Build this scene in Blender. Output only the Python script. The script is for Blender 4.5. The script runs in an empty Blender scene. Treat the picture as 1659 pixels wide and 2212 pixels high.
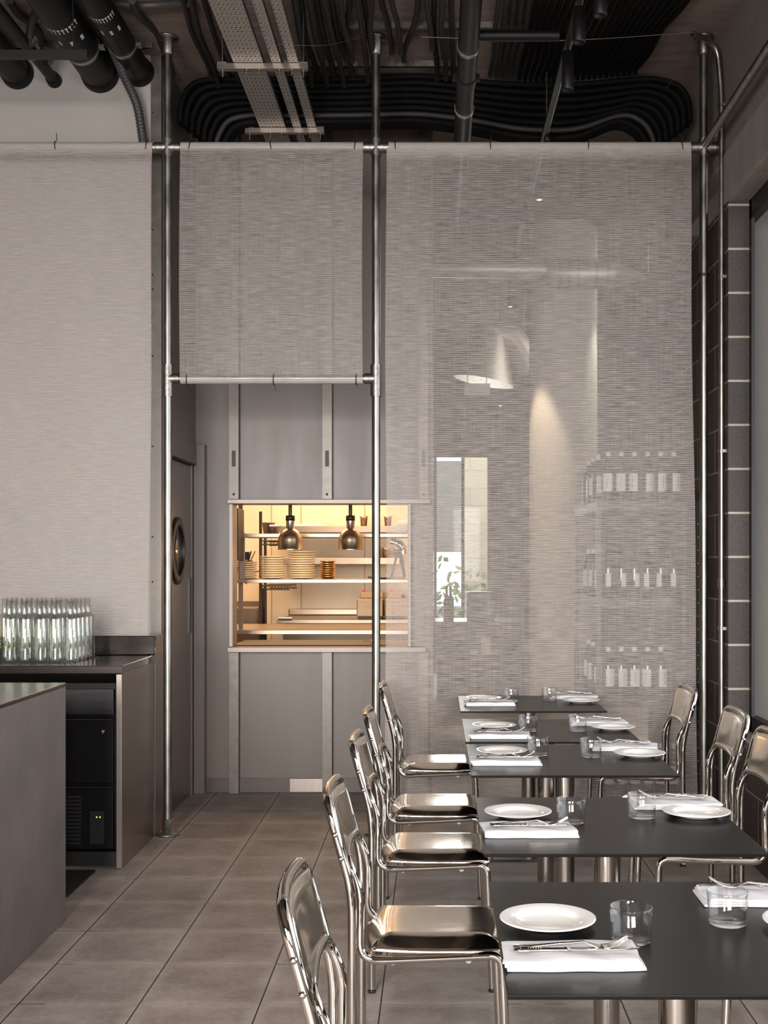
import bpy, bmesh, math, random
from mathutils import Vector, Matrix
random.seed(7)
C = bpy.context.scene
COL = C.collection
PI = math.pi

# ------------------------------------------------------------ camera
FPX, VX, VY, CH = 2650.0, 940.0, 1210.0, 1.47
cam_d = bpy.data.cameras.new('camera')
cam = bpy.data.objects.new('camera', cam_d); COL.objects.link(cam)
cam.location = (0, 0, CH); cam.rotation_euler = (PI/2, 0, 0)
cam_d.sensor_fit = 'HORIZONTAL'; cam_d.sensor_width = 36.0
cam_d.lens = FPX/1659*36.0
cam_d.shift_x = (829.5-VX)/1659; cam_d.shift_y = (VY-1106)/1659
cam_d.clip_start = 0.05; cam_d.clip_end = 200
C.camera = cam

# ------------------------------------------------------------ colour, world, light
C.view_settings.view_transform = 'Standard'
C.view_settings.look = 'None'
C.view_settings.gamma = 1.0
C.view_settings.use_curve_mapping = False
C.view_settings.exposure = 0.0
C.cycles.max_bounces = 10; C.cycles.transparent_max_bounces = 64
C.cycles.transmission_bounces = 10; C.cycles.glossy_bounces = 6
C.cycles.caustics_reflective = False; C.cycles.caustics_refractive = False
C.cycles.sample_clamp_indirect = 4.0

W = bpy.data.worlds.new('world'); C.world = W; W.use_nodes = True
bg = W.node_tree.nodes['Background']
bg.inputs[0].default_value = (0.86, 0.93, 1.0, 1); bg.inputs[1].default_value = 3.0

def area(name, loc, aim, sx, sy, power, col=(1, 1, 1), spread=PI):
    d = bpy.data.lights.new(name, 'AREA'); d.shape = 'RECTANGLE'; d.size = sx; d.size_y = sy
    d.energy = power; d.color = col; d.spread = spread
    o = bpy.data.objects.new(name, d); COL.objects.link(o); o.location = loc
    o.rotation_euler = (Vector(aim)-Vector(loc)).to_track_quat('-Z', 'Y').to_euler()
    return o
def spot(name, loc, aim, power, ang, blend=.5, col=(1, .85, .65), r=.03):
    d = bpy.data.lights.new(name, 'SPOT'); d.energy = power; d.spot_size = math.radians(ang); d.spot_blend = blend
    d.color = col; d.shadow_soft_size = r
    o = bpy.data.objects.new(name, d); COL.objects.link(o); o.location = loc
    o.rotation_euler = (Vector(aim)-Vector(loc)).to_track_quat('-Z', 'Y').to_euler()
    return o
DAY = (1.0, 0.955, 0.92)
# daylight through the windows behind the camera, through the side window and the far window
area('window_light', (-1.9, -3.3, 1.9), (-1.7, 1.6, -1.7), 2.4, 2.6, 640, DAY, math.radians(125))
area('window_light', (1.3, -3.3, 1.9), (1.0, 1.6, -1.7), 1.5, 2.6, 300, DAY, math.radians(125))
area('window_light', (1.66, 3.9, 1.95), (0, 3.9, .5), 4.6, 2.4, 26, DAY)
area('window_light', (0.35, 15.9, 1.7), (0.3, 7, .8), .6, 2.0, 30, (1, .98, .93))
area('room_lamp_light', (2.6, 11.2, 4.15), (2.2, 10.6, 0), 2.0, 3.0, 95, (1, .93, .85))
area('kitchen_light', (-1.0, 9.5, 2.55), (-1.0, 9.5, 0), 1.6, 1.9, 70, (1.0, .70, .45))
area('hatch_fill_light', (-.72, 8.12, 1.80), (-.72, 8.6, 0.9), 1.0, .08, 1.5, (1.0, .70, .45))  # added front fill to brighten the kitchen behind the hatch, no fixture there
spot('column_spot', (0.60, 9.86, 3.66), (0.86, 10.2, 1.6), 300, 34, .5, (1, .84, .66))
spot('column_spot', (1.52, 10.1, 3.95), (1.27, 10.25, 1.2), 200, 34, .7, (.97, 1, .84))

# ------------------------------------------------------------ materials
def new_mat(name):
    m = bpy.data.materials.new(name); m.use_nodes = True
    return m, m.node_tree.nodes, m.node_tree.links, m.node_tree.nodes['Principled BSDF']
def s2l(c):
    return tuple((v/255/12.92 if v/255 <= .04045 else ((v/255+.055)/1.055)**2.4) for v in c)
def simple(name, rgb, rough=.5, metal=0, noise=0, nscale=8, stretch=(1, 1, 1), bump=0, bscale=60, spec=.5, rvar=0, coat=0):
    m, N, L, b = new_mat(name)
    c = s2l(rgb)
    b.inputs['Roughness'].default_value = rough; b.inputs['Metallic'].default_value = metal
    b.inputs['Specular IOR Level'].default_value = spec
    b.inputs['Coat Weight'].default_value = coat
    b.inputs['Base Color'].default_value = (*c, 1)
    tc = N.new('ShaderNodeTexCoord'); mp = N.new('ShaderNodeMapping'); mp.inputs['Scale'].default_value = stretch
    L.new(tc.outputs['Object'], mp.inputs[0])
    if noise or rvar:
        n = N.new('ShaderNodeTexNoise'); n.inputs['Scale'].default_value = nscale; n.inputs['Detail'].default_value = 6
        L.new(mp.outputs[0], n.inputs['Vector'])
        if noise:
            r = N.new('ShaderNodeValToRGB'); r.color_ramp.elements[0].position = .3; r.color_ramp.elements[1].position = .7
            r.color_ramp.elements[0].color = (*[v*(1-noise) for v in c], 1)
            r.color_ramp.elements[1].color = (*[min(1, v*(1+noise)) for v in c], 1)
            L.new(n.outputs['Fac'], r.inputs[0]); L.new(r.outputs[0], b.inputs['Base Color'])
        if rvar:
            mr = N.new('ShaderNodeMapRange'); mr.inputs[3].default_value = max(0, rough-rvar); mr.inputs[4].default_value = rough+rvar
            L.new(n.outputs['Fac'], mr.inputs[0]); L.new(mr.outputs[0], b.inputs['Roughness'])
    if bump:
        n2 = N.new('ShaderNodeTexNoise'); n2.inputs['Scale'].default_value = bscale; n2.inputs['Detail'].default_value = 4
        L.new(mp.outputs[0], n2.inputs['Vector'])
        bp = N.new('ShaderNodeBump'); bp.inputs['Strength'].default_value = bump; bp.inputs['Distance'].default_value = .01
        L.new(n2.outputs['Fac'], bp.inputs['Height']); L.new(bp.outputs[0], b.inputs['Normal'])
    return m
def emis(name, rgb, s):
    m, N, L, b = new_mat(name)
    b.inputs['Base Color'].default_value = (0, 0, 0, 1)
    b.inputs['Emission Color'].default_value = (*rgb, 1); b.inputs['Emission Strength'].default_value = s
    return m
def math_node(N, L, op, a, b=None, c=None):
    n = N.new('ShaderNodeMath'); n.operation = op
    for i, v in enumerate((a, b, c)):
        if v is None: continue
        if isinstance(v, (int, float)): n.inputs[i].default_value = v
        else: L.new(v, n.inputs[i])
    return n.outputs[0]
def floor_mat():
    m, N, L, b = new_mat('floor_tile')
    tc = N.new('ShaderNodeTexCoord'); sp = N.new('ShaderNodeSeparateXYZ'); L.new(tc.outputs['Object'], sp.inputs[0])
    M = lambda *a: math_node(N, L, *a)
    u = M('DIVIDE', M('ADD', sp.outputs[0], .98), .4); v = M('DIVIDE', M('SUBTRACT', sp.outputs[1], 5.264), .4)
    du = M('MULTIPLY', M('SUBTRACT', .5, M('ABSOLUTE', M('SUBTRACT', M('FRACT', u), .5))), .4)
    dv = M('MULTIPLY', M('SUBTRACT', .5, M('ABSOLUTE', M('SUBTRACT', M('FRACT', v), .5))), .4)
    d = M('MINIMUM', du, dv)
    joint = N.new('ShaderNodeMapRange'); joint.inputs[1].default_value = .0014; joint.inputs[2].default_value = .0032
    L.new(d, joint.inputs[0])
    edge = N.new('ShaderNodeMapRange'); edge.inputs[1].default_value = .003; edge.inputs[2].default_value = .05
    L.new(d, edge.inputs[0])
    comb = N.new('ShaderNodeCombineXYZ'); L.new(M('FLOOR', u), comb.inputs[0]); L.new(M('FLOOR', v), comb.inputs[1])
    wn = N.new('ShaderNodeTexWhiteNoise'); L.new(comb.outputs[0], wn.inputs['Vector'])
    n = N.new('ShaderNodeTexNoise'); n.inputs['Scale'].default_value = 3.5; n.inputs['Detail'].default_value = 8; n.inputs['Roughness'].default_value = .65
    mp = N.new('ShaderNodeMapping'); mp.inputs['Scale'].default_value = (1, 1.15, 1); L.new(tc.outputs['Object'], mp.inputs[0]); L.new(mp.outputs[0], n.inputs['Vector'])
    n2 = N.new('ShaderNodeTexNoise'); n2.inputs['Scale'].default_value = 45; n2.inputs['Detail'].default_value = 5
    L.new(mp.outputs[0], n2.inputs['Vector'])
    f = M('ADD', M('MULTIPLY', n.outputs['Fac'], .62), M('MULTIPLY', n2.outputs['Fac'], .22))
    f = M('ADD', f, M('MULTIPLY', wn.outputs['Value'], .10))
    f = M('ADD', f, M('MULTIPLY', M('SUBTRACT', 1, edge.outputs[0]), .13))
    r = N.new('ShaderNodeValToRGB'); e = r.color_ramp.elements
    e[0].position = .32; e[0].color = (*s2l((116, 105, 99)), 1); e[1].position = .68; e[1].color = (*s2l((170, 158, 151)), 1)
    L.new(f, r.inputs[0])
    jc = N.new('ShaderNodeMix'); jc.data_type = 'RGBA'; jc.inputs[6].default_value = (*s2l((26, 22, 20)), 1); jc.inputs[7].default_value = (*s2l((160, 146, 136)), 1)
    n3 = N.new('ShaderNodeTexNoise'); n3.inputs['Scale'].default_value = 5; L.new(tc.outputs['Object'], n3.inputs['Vector'])
    L.new(M('MULTIPLY', M('LESS_THAN', dv, du), M('MULTIPLY', M('GREATER_THAN', n3.outputs['Fac'], .42), .8)), jc.inputs[0])
    mix = N.new('ShaderNodeMix'); mix.data_type = 'RGBA'; L.new(jc.outputs[2], mix.inputs[6])
    L.new(joint.outputs[0], mix.inputs[0]); L.new(r.outputs[0], mix.inputs[7]); L.new(mix.outputs[2], b.inputs['Base Color'])
    b.inputs['Roughness'].default_value = .62; b.inputs['Specular IOR Level'].default_value = .3
    h = M('ADD', M('MULTIPLY', joint.outputs[0], .6), M('MULTIPLY', n2.outputs['Fac'], .25))
    bp = N.new('ShaderNodeBump'); bp.inputs['Strength'].default_value = .35; bp.inputs['Distance'].default_value = .006
    L.new(h, bp.inputs['Height']); L.new(bp.outputs[0], b.inputs['Normal'])
    return m
def block_mat(name, c1, c2, mortar, zoff, bw=.45, bh=.229, axis='Y', msize=.010, rough=.7, spk=.4):
    m, N, L, b = new_mat(name)
    tc = N.new('ShaderNodeTexCoord'); sp = N.new('ShaderNodeSeparateXYZ'); L.new(tc.outputs['Object'], sp.inputs[0])
    M = lambda *a: math_node(N, L, *a)
    v = M('DIVIDE', M('SUBTRACT', sp.outputs[2], zoff), bh)
    row = M('FLOOR', v)
    # one coordinate that walks round the corner: y along the wall minus x across its end
    w = M('SUBTRACT', sp.outputs[1], sp.outputs[0]) if axis == 'Y' else sp.outputs[0]
    u = M('ADD', M('DIVIDE', w, bw), M('MULTIPLY', M('MODULO', row, 2), .5))
    du = M('MULTIPLY', M('SUBTRACT', .5, M('ABSOLUTE', M('SUBTRACT', M('FRACT', u), .5))), bw)
    dv = M('MULTIPLY', M('SUBTRACT', .5, M('ABSOLUTE', M('SUBTRACT', M('FRACT', v), .5))), bh)
    d = M('MINIMUM', du, dv)
    jt = N.new('ShaderNodeMapRange'); jt.inputs[1].default_value = msize*.35; jt.inputs[2].default_value = msize*.6
    L.new(d, jt.inputs[0])
    comb = N.new('ShaderNodeCombineXYZ'); L.new(M('FLOOR', u), comb.inputs[0]); L.new(row, comb.inputs[1])
    wn = N.new('ShaderNodeTexWhiteNoise'); L.new(comb.outputs[0], wn.inputs['Vector'])
    n = N.new('ShaderNodeTexNoise'); n.inputs['Scale'].default_value = 60; n.inputs['Detail'].default_value = 6; n.inputs['Roughness'].default_value = .7
    L.new(tc.outputs['Object'], n.inputs['Vector'])
    f = M('ADD', M('MULTIPLY', n.outputs['Fac'], .86), M('MULTIPLY', wn.outputs['Value'], .14))
    r = N.new('ShaderNodeValToRGB'); e = r.color_ramp.elements
    e[0].position = .3; e[0].color = (*s2l(c1), 1); e[1].position = .75; e[1].color = (*s2l(c2), 1)
    L.new(f, r.inputs[0])
    mix = N.new('ShaderNodeMix'); mix.data_type = 'RGBA'; mix.inputs[6].default_value = (*s2l(mortar), 1)
    L.new(jt.outputs[0], mix.inputs[0]); L.new(r.outputs[0], mix.inputs[7]); L.new(mix.outputs[2], b.inputs['Base Color'])
    b.inputs['Roughness'].default_value = rough
    bp = N.new('ShaderNodeBump'); bp.inputs['Strength'].default_value = .6; bp.inputs['Distance'].default_value = .006
    L.new(M('ADD', jt.outputs[0], M('MULTIPLY', n.outputs['Fac'], spk)), bp.inputs['Height']); L.new(bp.outputs[0], b.inputs['Normal'])
    return m
def fabric_mat():
    m, N, L, b = new_mat('woven_screen_fabric')
    N.remove(b); out = N['Material Output']
    M = lambda *a: math_node(N, L, *a)
    tc = N.new('ShaderNodeTexCoord'); sp = N.new('ShaderNodeSeparateXYZ'); L.new(tc.outputs['Object'], sp.inputs[0])
    wv = N.new('ShaderNodeTexNoise'); wv.inputs['Scale'].default_value = 1.0; wv.inputs['Detail'].default_value = 2
    mw = N.new('ShaderNodeMapping'); mw.inputs['Scale'].default_value = (3, 1, 7); L.new(tc.outputs['Object'], mw.inputs[0]); L.new(mw.outputs[0], wv.inputs['Vector'])
    z = M('ADD', sp.outputs[2], M('MULTIPLY', M('SUBTRACT', wv.outputs['Fac'], .5), .011))
    rows = M('ABSOLUTE', M('SUBTRACT', M('FRACT', M('DIVIDE', z, .0100)), .5))         # 0 at the thread, .5 in the gap
    mp = N.new('ShaderNodeMapping'); mp.inputs['Scale'].default_value = (11, 1, 170); L.new(tc.outputs['Object'], mp.inputs[0])
    n = N.new('ShaderNodeTexNoise'); n.inputs['Scale'].default_value = 1; n.inputs['Detail'].default_value = 3; L.new(mp.outputs[0], n.inputs['Vector'])
    mp2 = N.new('ShaderNodeMapping'); mp2.inputs['Scale'].default_value = (260, 1, 3); L.new(tc.outputs['Object'], mp2.inputs[0])
    n2 = N.new('ShaderNodeTexNoise'); n2.inputs['Scale'].default_value = 1; n2.inputs['Detail'].default_value = 1; L.new(mp2.outputs[0], n2.inputs['Vector'])
    o = M('ADD', .59, M('MULTIPLY', rows, -.66))
    o = M('ADD', o, M('MULTIPLY', M('SUBTRACT', n.outputs['Fac'], .5), .75))
    o = M('ADD', o, M('MULTIPLY', M('SUBTRACT', n2.outputs['Fac'], .5), .25))
    # hem rolled round the rail is doubled and so nearly opaque
    at = N.new('ShaderNodeAttribute'); at.attribute_name = 'hem'
    o = M('MINIMUM', M('MAXIMUM', M('ADD', o, M('MULTIPLY', at.outputs['Fac'], .5)), .15), .97)
    df = N.new('ShaderNodeBsdfDiffuse'); df.inputs[0].default_value = (*s2l((198, 188, 181)), 1)
    tl = N.new('ShaderNodeBsdfTranslucent'); tl.inputs[0].default_value = (*s2l((192, 181, 173)), 1)
    tr = N.new('ShaderNodeBsdfTransparent')
    a = N.new('ShaderNodeMixShader'); a.inputs[0].default_value = .22; L.new(df.outputs[0], a.inputs[1]); L.new(tl.outputs[0], a.inputs[2])
    x = N.new('ShaderNodeMixShader'); L.new(o, x.inputs[0]); L.new(tr.outputs[0], x.inputs[1]); L.new(a.outputs[0], x.inputs[2])
    L.new(x.outputs[0], out.inputs['Surface'])
    return m
def perforated_mat(name, rgb, px, py, hx, hy):
    m, N, L, b = new_mat(name)
    M = lambda *a: math_node(N, L, *a)
    tc = N.new('ShaderNodeTexCoord'); sp = N.new('ShaderNodeSeparateXYZ'); L.new(tc.outputs['Object'], sp.inputs[0])
    rowi = M('MODULO', M('FLOOR', M('DIVIDE', sp.outputs[1], py)), 2)
    fx = M('ABSOLUTE', M('SUBTRACT', M('FRACT', M('ADD', M('DIVIDE', sp.outputs[0], px), M('MULTIPLY', rowi, .5))), .5))
    fy = M('ABSOLUTE', M('SUBTRACT', M('FRACT', M('DIVIDE', sp.outputs[1], py)), .5))
    hxx = M('ADD', hx, M('MULTIPLY', rowi, .10)); hyy = M('SUBTRACT', hy, M('MULTIPLY', rowi, .13))
    hole = M('MULTIPLY', M('LESS_THAN', fx, hxx), M('LESS_THAN', fy, hyy))
    L.new(M('SUBTRACT', 1, hole), b.inputs['Alpha'])
    b.inputs['Base Color'].default_value = (*s2l(rgb), 1); b.inputs['Metallic'].default_value = .7; b.inputs['Roughness'].default_value = .5
    return m
def glass_mat(name, col=(1, 1, 1), edge=.80, spec=1.0):
    # thin walled clear glass: passes light straight through, mirrors by Fresnel, absorbs more where seen edge-on
    m, N, L, b = new_mat(name); N.remove(b); out = N['Material Output']
    tr = N.new('ShaderNodeBsdfTransparent'); gl = N.new('ShaderNodeBsdfGlossy'); gl.inputs['Roughness'].default_value = .015
    lw = N.new('ShaderNodeLayerWeight'); lw.inputs['Blend'].default_value = .5
    cr = N.new('ShaderNodeValToRGB'); e = cr.color_ramp.elements
    e[0].position = .62; e[0].color = (*[v*.985 for v in col], 1); e[1].position = 1.0; e[1].color = (*[v*edge for v in col], 1)
    L.new(lw.outputs['Facing'], cr.inputs[0]); L.new(cr.outputs[0], tr.inputs[0])
    mx = N.new('ShaderNodeMixShader'); L.new(math_node(N, L, 'ADD', .065*spec, math_node(N, L, 'MULTIPLY', math_node(N, L, 'POWER', lw.outputs['Facing'], 3.2), .85*spec)), mx.inputs[0])
    L.new(tr.outputs[0], mx.inputs[1]); L.new(gl.outputs[0], mx.inputs[2]); L.new(mx.outputs[0], out.inputs['Surface'])
    return m

MT = {}
MT['floor'] = floor_mat()
MT['chrome'] = simple('polished_chrome', (206, 201, 194), .045, 1, rvar=.02, nscale=20)
MT['seatmetal'] = simple('polished_seat_metal', (240, 231, 217), .13, 1, rvar=.05, nscale=9, stretch=(1, 6, 1), bump=.03, bscale=25)
MT['galv'] = simple('galvanised_tube', (146, 144, 137), .36, 1, noise=.25, nscale=30, stretch=(1, 1, .3), rvar=.1)
MT['galv_dark'] = simple('galvanised_fitting', (140, 136, 130), .42, 1, noise=.3, nscale=60, bump=.1, bscale=120)
MT['steel'] = simple('brushed_stainless', (160, 150, 143), .32, 1, noise=.05, nscale=3, stretch=(14, 14, .5), rvar=.05)
MT['pedestal'] = simple('brushed_pedestal_steel', (168, 162, 155), .16, 1, rvar=.03, nscale=3, stretch=(30, 30, .4))
MT['jamb'] = simple('satin_hatch_lining', (144, 132, 124), .45, .4)
MT['splash'] = simple('dark_satin_steel', (96, 90, 86), .12, 1)
MT['steel_h'] = simple('brushed_stainless_top', (128, 120, 114), .17, 1)
MT['steel_dark'] = simple('dark_steel', (74, 69, 66), .38, .9, noise=.12, nscale=5, stretch=(1, 1, 20))
MT['stud'] = simple('zinc_stud', (100, 94, 89), .42, .7, noise=.18, nscale=18, rvar=.1)
MT['black'] = simple('black_paint', (12, 11, 11), .5)
MT['black_pipe'] = simple('black_foam_insulation', (9, 8, 8), .5, noise=.2, nscale=20, bump=.1, bscale=40, spec=.25)
MT['conduit'] = simple('charcoal_conduit', (36, 33, 32), .65, noise=.2, nscale=12, bump=.2, bscale=50)
MT['conduit_blk'] = simple('black_ribbed_conduit', (9, 8, 8), .75, spec=.15)
def ribbed(name, rgb):
    m, N, L, b = new_mat(name)
    b.inputs['Base Color'].default_value = (*s2l(rgb), 1); b.inputs['Roughness'].default_value = .5
    return m
MT['hose'] = ribbed('grey_corrugated_hose', (58, 57, 56))
MT['panelwall'] = simple('painted_wall_board', (166, 160, 154), .55, noise=.04, nscale=3)
MT['panelgrey'] = simple('grey_painted_panel', (102, 91, 84), .42, noise=.05, nscale=4, stretch=(3, 1, .4), rvar=.08)
MT['skirting'] = simple('dark_skirting_metal', (84, 76, 72), .4, .4, noise=.06)
MT['plaster'] = simple('rough_render', (104, 95, 90), .75, noise=.16, nscale=3.5, bump=.28, bscale=38)
MT['ceil'] = simple('stained_ceiling_board', (128, 112, 104), .85, noise=.25, nscale=4, stretch=(1, 4, 1), bump=.2, bscale=30)
MT['concrete'] = simple('pale_concrete', (140, 131, 124), .85, noise=.12, nscale=6, bump=.35, bscale=50)
MT['block_dark'] = block_mat('dark_painted_block', (50, 40, 36), (78, 66, 60), (150, 140, 132), 1.258, rough=.55)
MT['block_pier'] = block_mat('dark_pier_block', (34, 29, 26), (66, 57, 51), (158, 148, 136), 1.258, bw=3.0, rough=.6, msize=.013, spk=.9)
MT['block_grey'] = block_mat('grey_concrete_block', (112, 104, 98), (140, 131, 124), (128, 119, 112), 3.6, rough=.85)
MT['tabletop'] = simple('dark_table_laminate', (14, 13, 12), .30, noise=.12, nscale=6, rvar=.04, spec=.25)
MT['tabletop'].node_tree.nodes['Principled BSDF'].inputs['IOR'].default_value = 1.30
MT['plate'] = simple('glazed_white_china', (226, 222, 217), .12, spec=.6, coat=.3)
MT['linen'] = simple('white_linen', (208, 207, 208), .85, bump=.05, bscale=180)
MT['cutlery'] = simple('silver_cutlery', (205, 200, 195), .16, 1)
MT['glass'] = glass_mat('clear_glass')
MT['paneglass'] = glass_mat('window_pane_glass', (1, 1, 1), .9, .12)
MT['botglass'] = glass_mat('bottle_glass', (.992, .997, .988), .78)
MT['botprint'] = simple('yellow_green_print', (158, 158, 92), .5)
MT['rubber'] = simple('black_rubber', (14, 14, 14), .7)
MT['fabric'] = fabric_mat()
MT['tray'] = perforated_mat('perforated_cable_tray', (172, 164, 155), .0205, .0235, .22, .23)
MT['cream'] = simple('cream_wall_panel', (238, 222, 196), .5, noise=.03)
MT['warmsteel'] = simple('kitchen_steel', (152, 134, 116), .36, .8, noise=.06, nscale=4, stretch=(1, 30, 1))
MT['lamp'] = simple('aged_brass_metal', (168, 148, 124), .30, 1)
MT['lamp_top'] = simple('dark_bronze', (58, 42, 34), .4, .6)
MT['warmplate'] = simple('cream_china', (222, 200, 160), .3)
MT['fryer'] = simple('fryer_steel', (150, 130, 104), .5, .4)
MT['brass'] = simple('polished_brass', (214, 184, 128), .22, 1)
MT['red'] = simple('red_plastic', (196, 30, 34), .35)
MT['wood'] = simple('pale_wood', (190, 150, 110), .6)
MT['white'] = simple('white_paper', (228, 222, 214), .7)
MT['cloth'] = simple('beige_cloth', (226, 204, 176), .9, bump=.3, bscale=30)
MT['darkglass'] = simple('dark_wine_glass', (22, 24, 20), .08, spec=.8)
MT['column'] = simple('cream_column_plaster', (160, 152, 140), .7)
MT['outwall'] = simple('dim_exterior_render', (92, 87, 82), .85, noise=.06, nscale=2)
MT['rearwall'] = simple('dark_rear_wall', (44, 40, 38), .8)
MT['roomwall'] = simple('grey_room_wall', (116, 107, 101), .8, noise=.05)
MT['duct'] = simple('spiral_duct', (190, 184, 174), .45, .6)
MT['fridge'] = simple('black_fridge_panel', (20, 19, 20), .32, .3)
MT['fridge_top'] = simple('dark_brushed_panel', (74, 72, 74), .34, .85, noise=.25, nscale=4, stretch=(1, 1, 14))
MT['led'] = emis('green_led', (.55, .9, .12), 4.0)
MT['ledw'] = emis('white_led', (1, .95, .8), 5.0)
MT['lampglow'] = emis('lamp_glow', (1, .85, .6), 8.0)
MT['mark'] = simple('white_print', (210, 208, 202), .6)
MT['stone'] = block_mat('pale_street_stone', (196, 178, 146), (236, 222, 190), (176, 160, 134), 0, bw=.6, bh=.3, axis='X', rough=.9)
MT['street'] = simple('street_grey', (150, 148, 140), .9)
MT['ground'] = simple('street_paving', (96, 94, 90), .9)
MT['leaf'] = simple('green_foliage', (120, 150, 50), .7, noise=.4, nscale=8)
MT['wire'] = simple('thin_steel_wire', (150, 146, 140), .4, .9)

# ------------------------------------------------------------ mesh building
class MB:
    def __init__(s): s.v = []; s.f = []; s.s = []
    def add(s, vs, fs, smooth=False):
        o = len(s.v); s.v += [Vector(v) for v in vs]
        for f in fs: s.f.append([i+o for i in f]); s.s.append(smooth)
    def box(s, x0, x1, y0, y1, z0, z1):
        s.add([(x0,y0,z0),(x1,y0,z0),(x1,y1,z0),(x0,y1,z0),(x0,y0,z1),(x1,y0,z1),(x1,y1,z1),(x0,y1,z1)],
              [(0,3,2,1),(4,5,6,7),(0,1,5,4),(1,2,6,5),(2,3,7,6),(3,0,4,7)]); return s
    def quad(s, a, b, c, d): s.add([a, b, c, d], [(0, 1, 2, 3)]); return s
    def tube(s, path, r, n=14, caps=True, ry=None, up=None):
        path = [Vector(p) for p in path]
        P = [path[0]]
        for p in path[1:]:
            if (p-P[-1]).length > 1e-6: P.append(p)
        rr = r if isinstance(r, (list, tuple)) else [r]*len(P)
        t0 = (P[1]-P[0]).normalized()
        ref = Vector(up) if up else (Vector((0, 0, 1)) if abs(t0.z) < .9 else Vector((1, 0, 0)))
        nrm = (ref - t0*ref.dot(t0)).normalized()
        rings = []; pt = t0
        for i, p in enumerate(P):
            if i == 0: t = t0
            elif i == len(P)-1: t = (P[i]-P[i-1]).normalized()
            else: t = ((P[i]-P[i-1]).normalized()+(P[i+1]-P[i]).normalized()).normalized()
            q = pt.rotation_difference(t); nrm = (q @ nrm); nrm = (nrm - t*nrm.dot(t)).normalized(); pt = t
            bn = t.cross(nrm)
            a = rr[i]; b_ = ry if ry else a
            rings.append([p + nrm*(b_*math.cos(2*PI*k/n)) + bn*(a*math.sin(2*PI*k/n)) for k in range(n)])
        vs = [v for R in rings for v in R]; fs = []
        for i in range(len(rings)-1):
            for k in range(n):
                k2 = (k+1) % n
                fs.append((i*n+k, i*n+k2, (i+1)*n+k2, (i+1)*n+k))
        s.add(vs, fs, True)
        if caps:
            s.add(rings[0], [tuple(range(n))[::-1]]); s.add(rings[-1], [tuple(range(n))])
        return s
    def lathe(s, prof, c=(0, 0, 0), n=28, axis='Z', closed=False):
        vs = []; c = Vector(c)
        for (r, h) in prof:
            for k in range(n):
                a = 2*PI*k/n; x, y = r*math.cos(a), r*math.sin(a)
                p = {'Z': (x, y, h), 'X': (h, x, y), 'Y': (x, h, y)}[axis]
                vs.append(c+Vector(p))
        fs = []
        m = len(prof)
        for i in range(m if closed else m-1):
            j = (i+1) % m
            for k in range(n):
                k2 = (k+1) % n; fs.append((i*n+k, i*n+k2, j*n+k2, j*n+k))
        s.add(vs, fs, True); return s
    def grid(s, fn, nu, nv, smooth=True):
        vs = [fn(i/nu, j/nv) for j in range(nv+1) for i in range(nu+1)]
        fs = [(j*(nu+1)+i, j*(nu+1)+i+1, (j+1)*(nu+1)+i+1, (j+1)*(nu+1)+i) for j in range(nv) for i in range(nu)]
        s.add(vs, fs, smooth); return s
    def xf(s, M):
        s.v = [M @ v for v in s.v]; return s
    def build(s, name, mat, parent=None, bevel=0, solid=0, loc=None, weld=False):
        weld = weld or mat in ('glass', 'botglass', 'darkglass')
        me = bpy.data.meshes.new(name)
        me.from_pydata([tuple(v) for v in s.v], [], s.f); me.materials.append(MT[mat] if isinstance(mat, str) else mat)
        for p, sm in zip(me.polygons, s.s): p.use_smooth = sm
        me.validate()
        bm = bmesh.new(); bm.from_mesh(me)
        if weld: bmesh.ops.remove_doubles(bm, verts=bm.verts, dist=1e-6)
        bmesh.ops.recalc_face_normals(bm, faces=bm.faces); bm.to_mesh(me); bm.free(); me.update()
        o = bpy.data.objects.new(name, me); COL.objects.link(o)
        if parent: o.parent = parent
        if loc: o.location = loc
        if solid:
            m = o.modifiers.new('s', 'SOLIDIFY'); m.thickness = solid; m.offset = 0
        if bevel:
            m = o.modifiers.new('b', 'BEVEL'); m.width = bevel; m.segments = 2; m.limit_method = 'ANGLE'
        return o
def fillet(pts, r, n=6):
    pts = [Vector(p) for p in pts]
    rs = r if isinstance(r, (list, tuple)) else [r]*len(pts)
    out = [pts[0]]
    for i in range(1, len(pts)-1):
        a, b, c = pts[i-1], pts[i], pts[i+1]
        d1 = (a-b); d2 = (c-b); R = min(rs[i], d1.length*.49, d2.length*.49)
        p1 = b+d1.normalized()*R; p2 = b+d2.normalized()*R
        for k in range(n+1):
            t = k/n; out.append(p1*(1-t)**2 + b*2*t*(1-t) + p2*t*t)
    out.append(pts[-1]); return out
def spline(pts, n=8):
    pts = [Vector(p) for p in pts]; P = [pts[0]*2-pts[1]]+pts+[pts[-1]*2-pts[-2]]; out = []
    for i in range(1, len(P)-2):
        for k in range(n):
            t = k/n; a, b, c, d = P[i-1], P[i], P[i+1], P[i+2]
            out.append(.5*((2*b)+(c-a)*t+(2*a-5*b+4*c-d)*t*t+(3*b-a-3*c+d)*t**3))
    out.append(pts[-1]); return out
def tag(o, label, cat, group=None, kind=None):
    if label: o['label'] = label
    if cat: o['category'] = cat
    if group: o['group'] = group
    if kind: o['kind'] = kind
    return o
def thing(name, label, cat, loc=(0, 0, 0), rz=0, group=None):
    o = bpy.data.objects.new(name, None); COL.objects.link(o); o.location = loc; o.rotation_euler = (0, 0, rz)
    o.empty_display_size = .05
    return tag(o, label, cat, group)
def struct(name, mb, mat, label=None, cat=None, bevel=0):
    o = mb.build(name, mat, bevel=bevel); o['kind'] = 'structure'
    if label: o['label'] = label
    if cat: o['category'] = cat
    return o
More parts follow.
